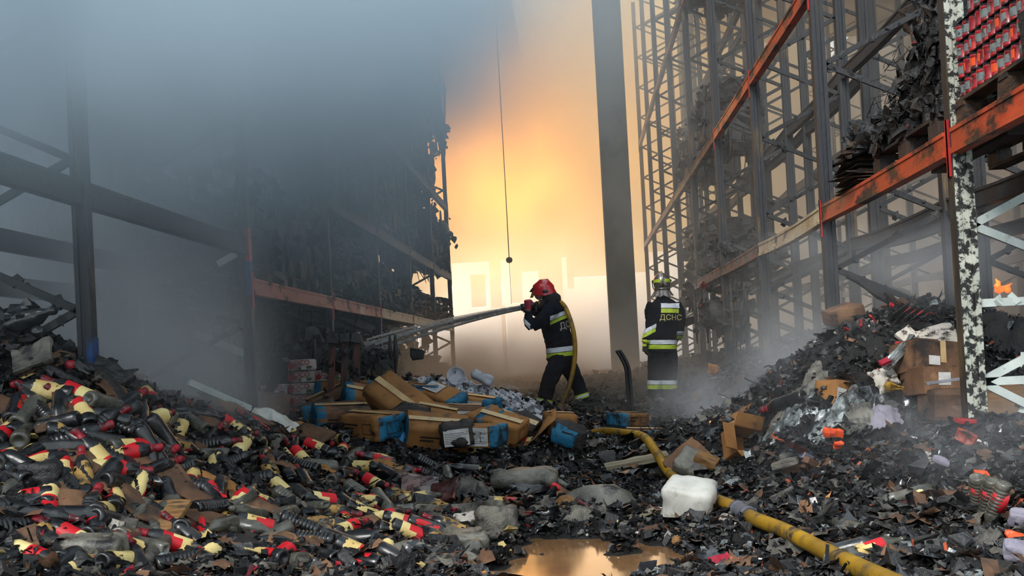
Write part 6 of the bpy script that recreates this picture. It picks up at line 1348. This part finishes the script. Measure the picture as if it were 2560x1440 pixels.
# water lying in the low spot
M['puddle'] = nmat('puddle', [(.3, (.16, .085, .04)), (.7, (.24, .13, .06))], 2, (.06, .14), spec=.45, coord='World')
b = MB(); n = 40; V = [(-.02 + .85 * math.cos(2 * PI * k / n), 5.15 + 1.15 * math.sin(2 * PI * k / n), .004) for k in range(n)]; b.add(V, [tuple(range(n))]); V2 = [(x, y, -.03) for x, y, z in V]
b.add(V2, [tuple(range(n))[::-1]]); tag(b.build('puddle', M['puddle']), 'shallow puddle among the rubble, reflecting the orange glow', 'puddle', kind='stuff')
def crumple_litter(name, label, n, mat, size, keep=None, y1=12, amp=.16, seed=0):
    """crumpled sheet scraps, each a small bent grid"""
    g_ = np.random.default_rng(seed); x, y = where(n, y1=y1, keep=keep); nu, nv = 6, 5
    U, Vv = np.meshgrid(np.linspace(-.5, .5, nu), np.linspace(-.5, .5, nv)); U = U.ravel(); Vv = Vv.ravel(); k = len(U)
    s = g_.uniform(*size, n) * (1 + .3 * np.clip((y - 5) / 5, 0, 2)); ed = (np.maximum(np.abs(U), np.abs(Vv)) > .45)
    X = (U + g_.normal(0, .05, (n, k)) * (1 + ed)) * s[:, None]; Yy = (Vv + g_.normal(0, .05, (n, k)) * (1 + ed)) * s[:, None] * g_.uniform(.5, 1, n)[:, None]
    Z = (g_.normal(0, amp * .5, (n, k)) + amp * np.cos(U * 3 + g_.uniform(0, 6, n)[:, None]) * g_.choice((-1, 1), n)[:, None]) * s[:, None] * .8
    V = np.einsum('nij,nkj->nki', rot_m(n, .35), np.stack([X, Yy, Z], -1)); V += np.stack([x, y, H(x, y) + .02 + s * .1], -1)[:, None]
    i = np.arange((nv - 1) * nu).reshape(nv - 1, nu)[:, :-1].ravel(); F0 = np.stack([i, i + 1, i + nu + 1, i + nu], -1); F = (F0[None] + k * np.arange(n)[:, None, None]).reshape(-1, 4)
    return tag(me_obj(name, fast_mesh(name, V.reshape(-1, 3), F, M[mat], smooth=True)), label, 'debris', kind='stuff')
crumple_litter('burnt_wrappers', 'crumpled black burnt wrappers strewn over the rubble', 2200, 'rubber_black', (.05, .13), dry, 14, seed=1)
crumple_litter('ashy_wrappers', 'crumpled ashy grey wrappers strewn over the rubble', 900, 'ash_grey', (.05, .13), dry, 14, seed=2)
crumple_litter('film_wrappers', 'crumpled shiny film scraps strewn over the rubble', 500, 'film', (.04, .1), lambda x, y: dry(x, y) & (x > -.6), 13, seed=3)
crumple_litter('cardboard_tatters', 'crumpled brown cardboard tatters strewn over the rubble', 700, 'kraft_dirty', (.05, .15), dry, 13, seed=4)

# ------------------------------------------------------------------ smoke: density grids
def smoke(name, lo, hi, vox, blobs, nscale, color, density, label, base=0.0, ncut=(.42, .62), wisp=2, aniso=0.0, flow=(1, 1, 1), sel=None, power=1.0):
    vol = bpy.data.volumes.new(name); ob = bpy.data.objects.new(name, vol); COL.objects.link(ob)
    tag(ob, label, 'smoke', kind='stuff')
    ng = bpy.data.node_groups.new(name, 'GeometryNodeTree'); ng.is_modifier = True
    ng.interface.new_socket('Geometry', in_out='INPUT', socket_type='NodeSocketGeometry'); ng.interface.new_socket('Geometry', in_out='OUTPUT', socket_type='NodeSocketGeometry')
    N, L = ng.nodes, ng.links; out = N.new('NodeGroupOutput')
    pos = N.new('GeometryNodeInputPosition')
    def math(op, a, b=None, clamp=False):
        n = N.new('ShaderNodeMath'); n.operation = op; n.use_clamp = clamp
        for k, v in enumerate((a, b)):
            if v is None: continue
            if isinstance(v, (int, float)): n.inputs[k].default_value = v
            else: L.new(v, n.inputs[k])
        return n.outputs[0]
    def vmath(op, a, b):
        n = N.new('ShaderNodeVectorMath'); n.operation = op
        for k, v in enumerate((a, b)):
            if v is None: continue
            if isinstance(v, tuple): n.inputs[k].default_value = v
            else: L.new(v, n.inputs[k])
        return n
    wq = N.new('ShaderNodeTexNoise'); wq.inputs['Scale'].default_value = nscale * .5; wq.inputs['Detail'].default_value = 2
    L.new(pos.outputs[0], wq.inputs['Vector'])
    wv = vmath('SUBTRACT', wq.outputs['Color'], (.5, .5, .5)).outputs[0]
    wv = vmath('MULTIPLY', wv, (1.1 / nscale, 1.1 / nscale, 1.1 / nscale)).outputs[0]
    pw = vmath('ADD', pos.outputs[0], wv).outputs[0]
    tot = None
    for (c, r, a) in blobs:
        d = vmath('SUBTRACT', pw, tuple(c)).outputs[0]; d = vmath('DIVIDE', d, tuple(r)).outputs[0]
        q = vmath('DOT_PRODUCT', d, d).outputs['Value']; e = math('MULTIPLY', math('EXPONENT', math('MULTIPLY', q, -1.0)), a)
        tot = e if tot is None else math('ADD', tot, e)
    nz = N.new('ShaderNodeTexNoise'); nz.inputs['Scale'].default_value = nscale; nz.inputs['Detail'].default_value = 5; nz.inputs['Roughness'].default_value = .58; nz.inputs['Distortion'].default_value = .6
    fl = vmath('MULTIPLY', pos.outputs[0], flow).outputs[0]; L.new(fl, nz.inputs['Vector'])
    mr = N.new('ShaderNodeMapRange'); mr.interpolation_type = 'SMOOTHSTEP'; mr.inputs['From Min'].default_value, mr.inputs['From Max'].default_value = ncut
    mr.inputs['To Min'].default_value = base; mr.inputs['To Max'].default_value = 1; L.new(nz.outputs['Fac'], mr.inputs['Value'])
    den = math('MULTIPLY', tot, mr.outputs['Result'])
    vc = N.new('GeometryNodeVolumeCube')
    for k, v in (('Min', lo), ('Max', hi)): vc.inputs[k].default_value = v
    for k, i in (('Resolution X', 0), ('Resolution Y', 1), ('Resolution Z', 2)): vc.inputs[k].default_value = max(4, int((hi[i] - lo[i]) / vox))
    L.new(den, vc.inputs['Density'])
    m = bpy.data.materials.new(name); m.use_nodes = True; nt = m.node_tree; nt.nodes.clear()
    mo = nt.nodes.new('ShaderNodeOutputMaterial'); at = nt.nodes.new('ShaderNodeAttribute'); at.attribute_name = 'density'
    mu = nt.nodes.new('ShaderNodeMath'); mu.operation = 'MULTIPLY'; mu.inputs[1].default_value = density; nt.links.new(at.outputs['Fac'], mu.inputs[0])
    pv = nt.nodes.new('ShaderNodeVolumePrincipled'); pv.inputs['Density Attribute'].default_value = ''; pv.inputs['Color'].default_value = (*color, 1); pv.inputs['Anisotropy'].default_value = aniso
    nt.links.new(mu.outputs[0], pv.inputs['Density']); nt.links.new(pv.outputs[0], mo.inputs['Volume'])
    m.cycles.volume_sampling = 'MULTIPLE_IMPORTANCE' if name in ('brown_haze', 'bright_haze') else 'DISTANCE'
    sm = N.new('GeometryNodeSetMaterial'); sm.inputs['Material'].default_value = m; L.new(vc.outputs[0], sm.inputs['Geometry']); L.new(sm.outputs[0], out.inputs[0])
    vol.materials.append(m); m.cycles.volume_step_rate = STEPK
    md = ob.modifiers.new('density', 'NODES'); md.node_group = ng
    return ob, m
smoke('smoke', (-8, 3.2, .3), (0.4, 20, 8.0), .15,
      [((-2.2, 4.3, 2.95), (1.7, 1.0, .58), 4.2), ((-3.4, 5.6, 3.4), (1.8, 1.6, .75), 3.2), ((-2.2, 7.0, 4.1), (1.2, 1.8, 1.2), 3.6), ((-2.4, 10.0, 5.1), (1.1, 2.6, 1.6), 1.6), ((-2.0, 13.5, 7.8), (1.2, 3, 1.5), .4), ((-5.5, 12, 4.5), (1.6, 4, 2.2), .8)],
      .6, (.58, .70, .79), 1.8, 'thick bluish grey smoke bank rolling over the charred rack', base=.25, ncut=(.4, .66))
smoke('brown_haze', (-9, 20, .2), (9, 46, 15), .33,
      [((0, 32, 9.5), (8, 8, 4.5), .2), ((-2, 36, 13), (9, 8, 5), .2), ((-3, 30, 8.5), (2.5, 5, 2.5), .2), ((-1.5, 43, 5.8), (7, 2.5, 2.0), .5)],
      .35, (.95, .78, .48), 1.0, 'tan brown smoke haze filling the far end of the hall', base=.45)
smoke('thin_haze', (-3, 7, .2), (9, 21, 9), .25,
      [((5, 15, 3), (3.2, 5, 3.5), .075), ((1.4, 17.2, 4.5), (2.2, 1.6, 4.5), .16), ((.9, 17.5, .9), (1.0, 2.5, .8), .3), ((1.5, 12.2, .38), (.9, 1.2, .2), .25), ((2.6, 9.2, 1.25), (.8, 1.2, .45), .35)],
      .6, (.9, .86, .80), 1.0, 'thin dusty haze drifting among the racks and behind the firefighters', base=.4)
smoke('smoke_wisps', (-.2, 4.4, .1), (3.6, 11.5, 1.9), .075,
      [((1.35, 9.6, .42), (.45, 1.1, .23), 1.1), ((1.75, 8.4, .85), (.4, .9, .3), 1.0), ((2.75, 8.6, 1.75), (.8, .5, .25), .8), ((2.3, 5.4, .45), (.7, .7, .16), .7), ((2.6, 7.6, 1.5), (.5, .5, .2), .8), ((3.0, 6.2, .5), (.4, .6, .3), .5), ((1.9, 6.6, .6), (.5, .4, .12), .35)],
      1.5, (.9, .92, .95), 1.6, 'low pale smoke wisps curling over the far heap', base=.1, ncut=(.4, .68))
smoke('pale_smoke', (-6.5, 5.6, .3), (-2.3, 9.4, 3.3), .13,
      [((-4.0, 7.0, 1.6), (1.0, .8, 1.2), 2.6), ((-3.2, 7.7, 1.0), (.7, .7, .8), 1.4)], .9, (.95, .97, 1.0), 1.5, 'grey smoke coloured pale as if lit, standing in the bay behind the blue-footed post', base=.5)  # lighter colour than the smoke bank, standing in for light on it
smoke('bright_haze', (-7, 23, .1), (8, 46, 8), .36,
      [((-.3, 35, 1.4), (5.5, 8, 2.2), .22)], .5, (.98, .95, .88), 1.0, 'pale glowing haze before the far doorways', base=.6)
smoke('dust', (-3.6, 12.5, .1), (2.6, 20.5, 2.3), .15,
      [((-1.5, 15.5, .85), (1.0, 1.8, .5), 1.5), ((-.7, 17, .6), (1, 1.5, .42), 1.2), ((.2, 18, .5), (1.5, 1.3, .3), .8), ((1.3, 15.8, .5), (.8, 1, .3), .4)], .9, (.92, .70, .50), 1.5, 'brown dust billowing off the ground behind the cans', base=.15)
def fire(name, lo, hi, vox, blobs, label, strength, col):
    ob, m = smoke(name, lo, hi, vox, blobs, .55, (0, 0, 0), 0.0, label, base=.1, ncut=(.38, .72))
    pv = [n for n in m.node_tree.nodes if n.type == 'PRINCIPLED_VOLUME'][0]; nt = m.node_tree; at = [n for n in nt.nodes if n.type == 'ATTRIBUTE'][0]
    mu = nt.nodes.new('ShaderNodeMath'); mu.operation = 'MULTIPLY'; mu.inputs[1].default_value = strength; nt.links.new(at.outputs['Fac'], mu.inputs[0])
    nt.links.new(mu.outputs[0], pv.inputs['Emission Strength']); pv.inputs['Emission Color'].default_value = (*col, 1)
fire('fire', (-7, 26, 2), (3, 40, 12), .3, [((-2.4, 33, 7.2), (1.9, 2.5, 1.4), 1.0), ((-3.6, 32, 7.4), (1.4, 2, 2.6), .6), ((-1.2, 34, 5.6), (2.6, 2, 1.5), .35), ((-1.5, 33, 9.5), (2.0, 3, 1.8), .12)], 'orange fire glowing through the smoke at the far end', 1.0, (1.0, .42, .07))
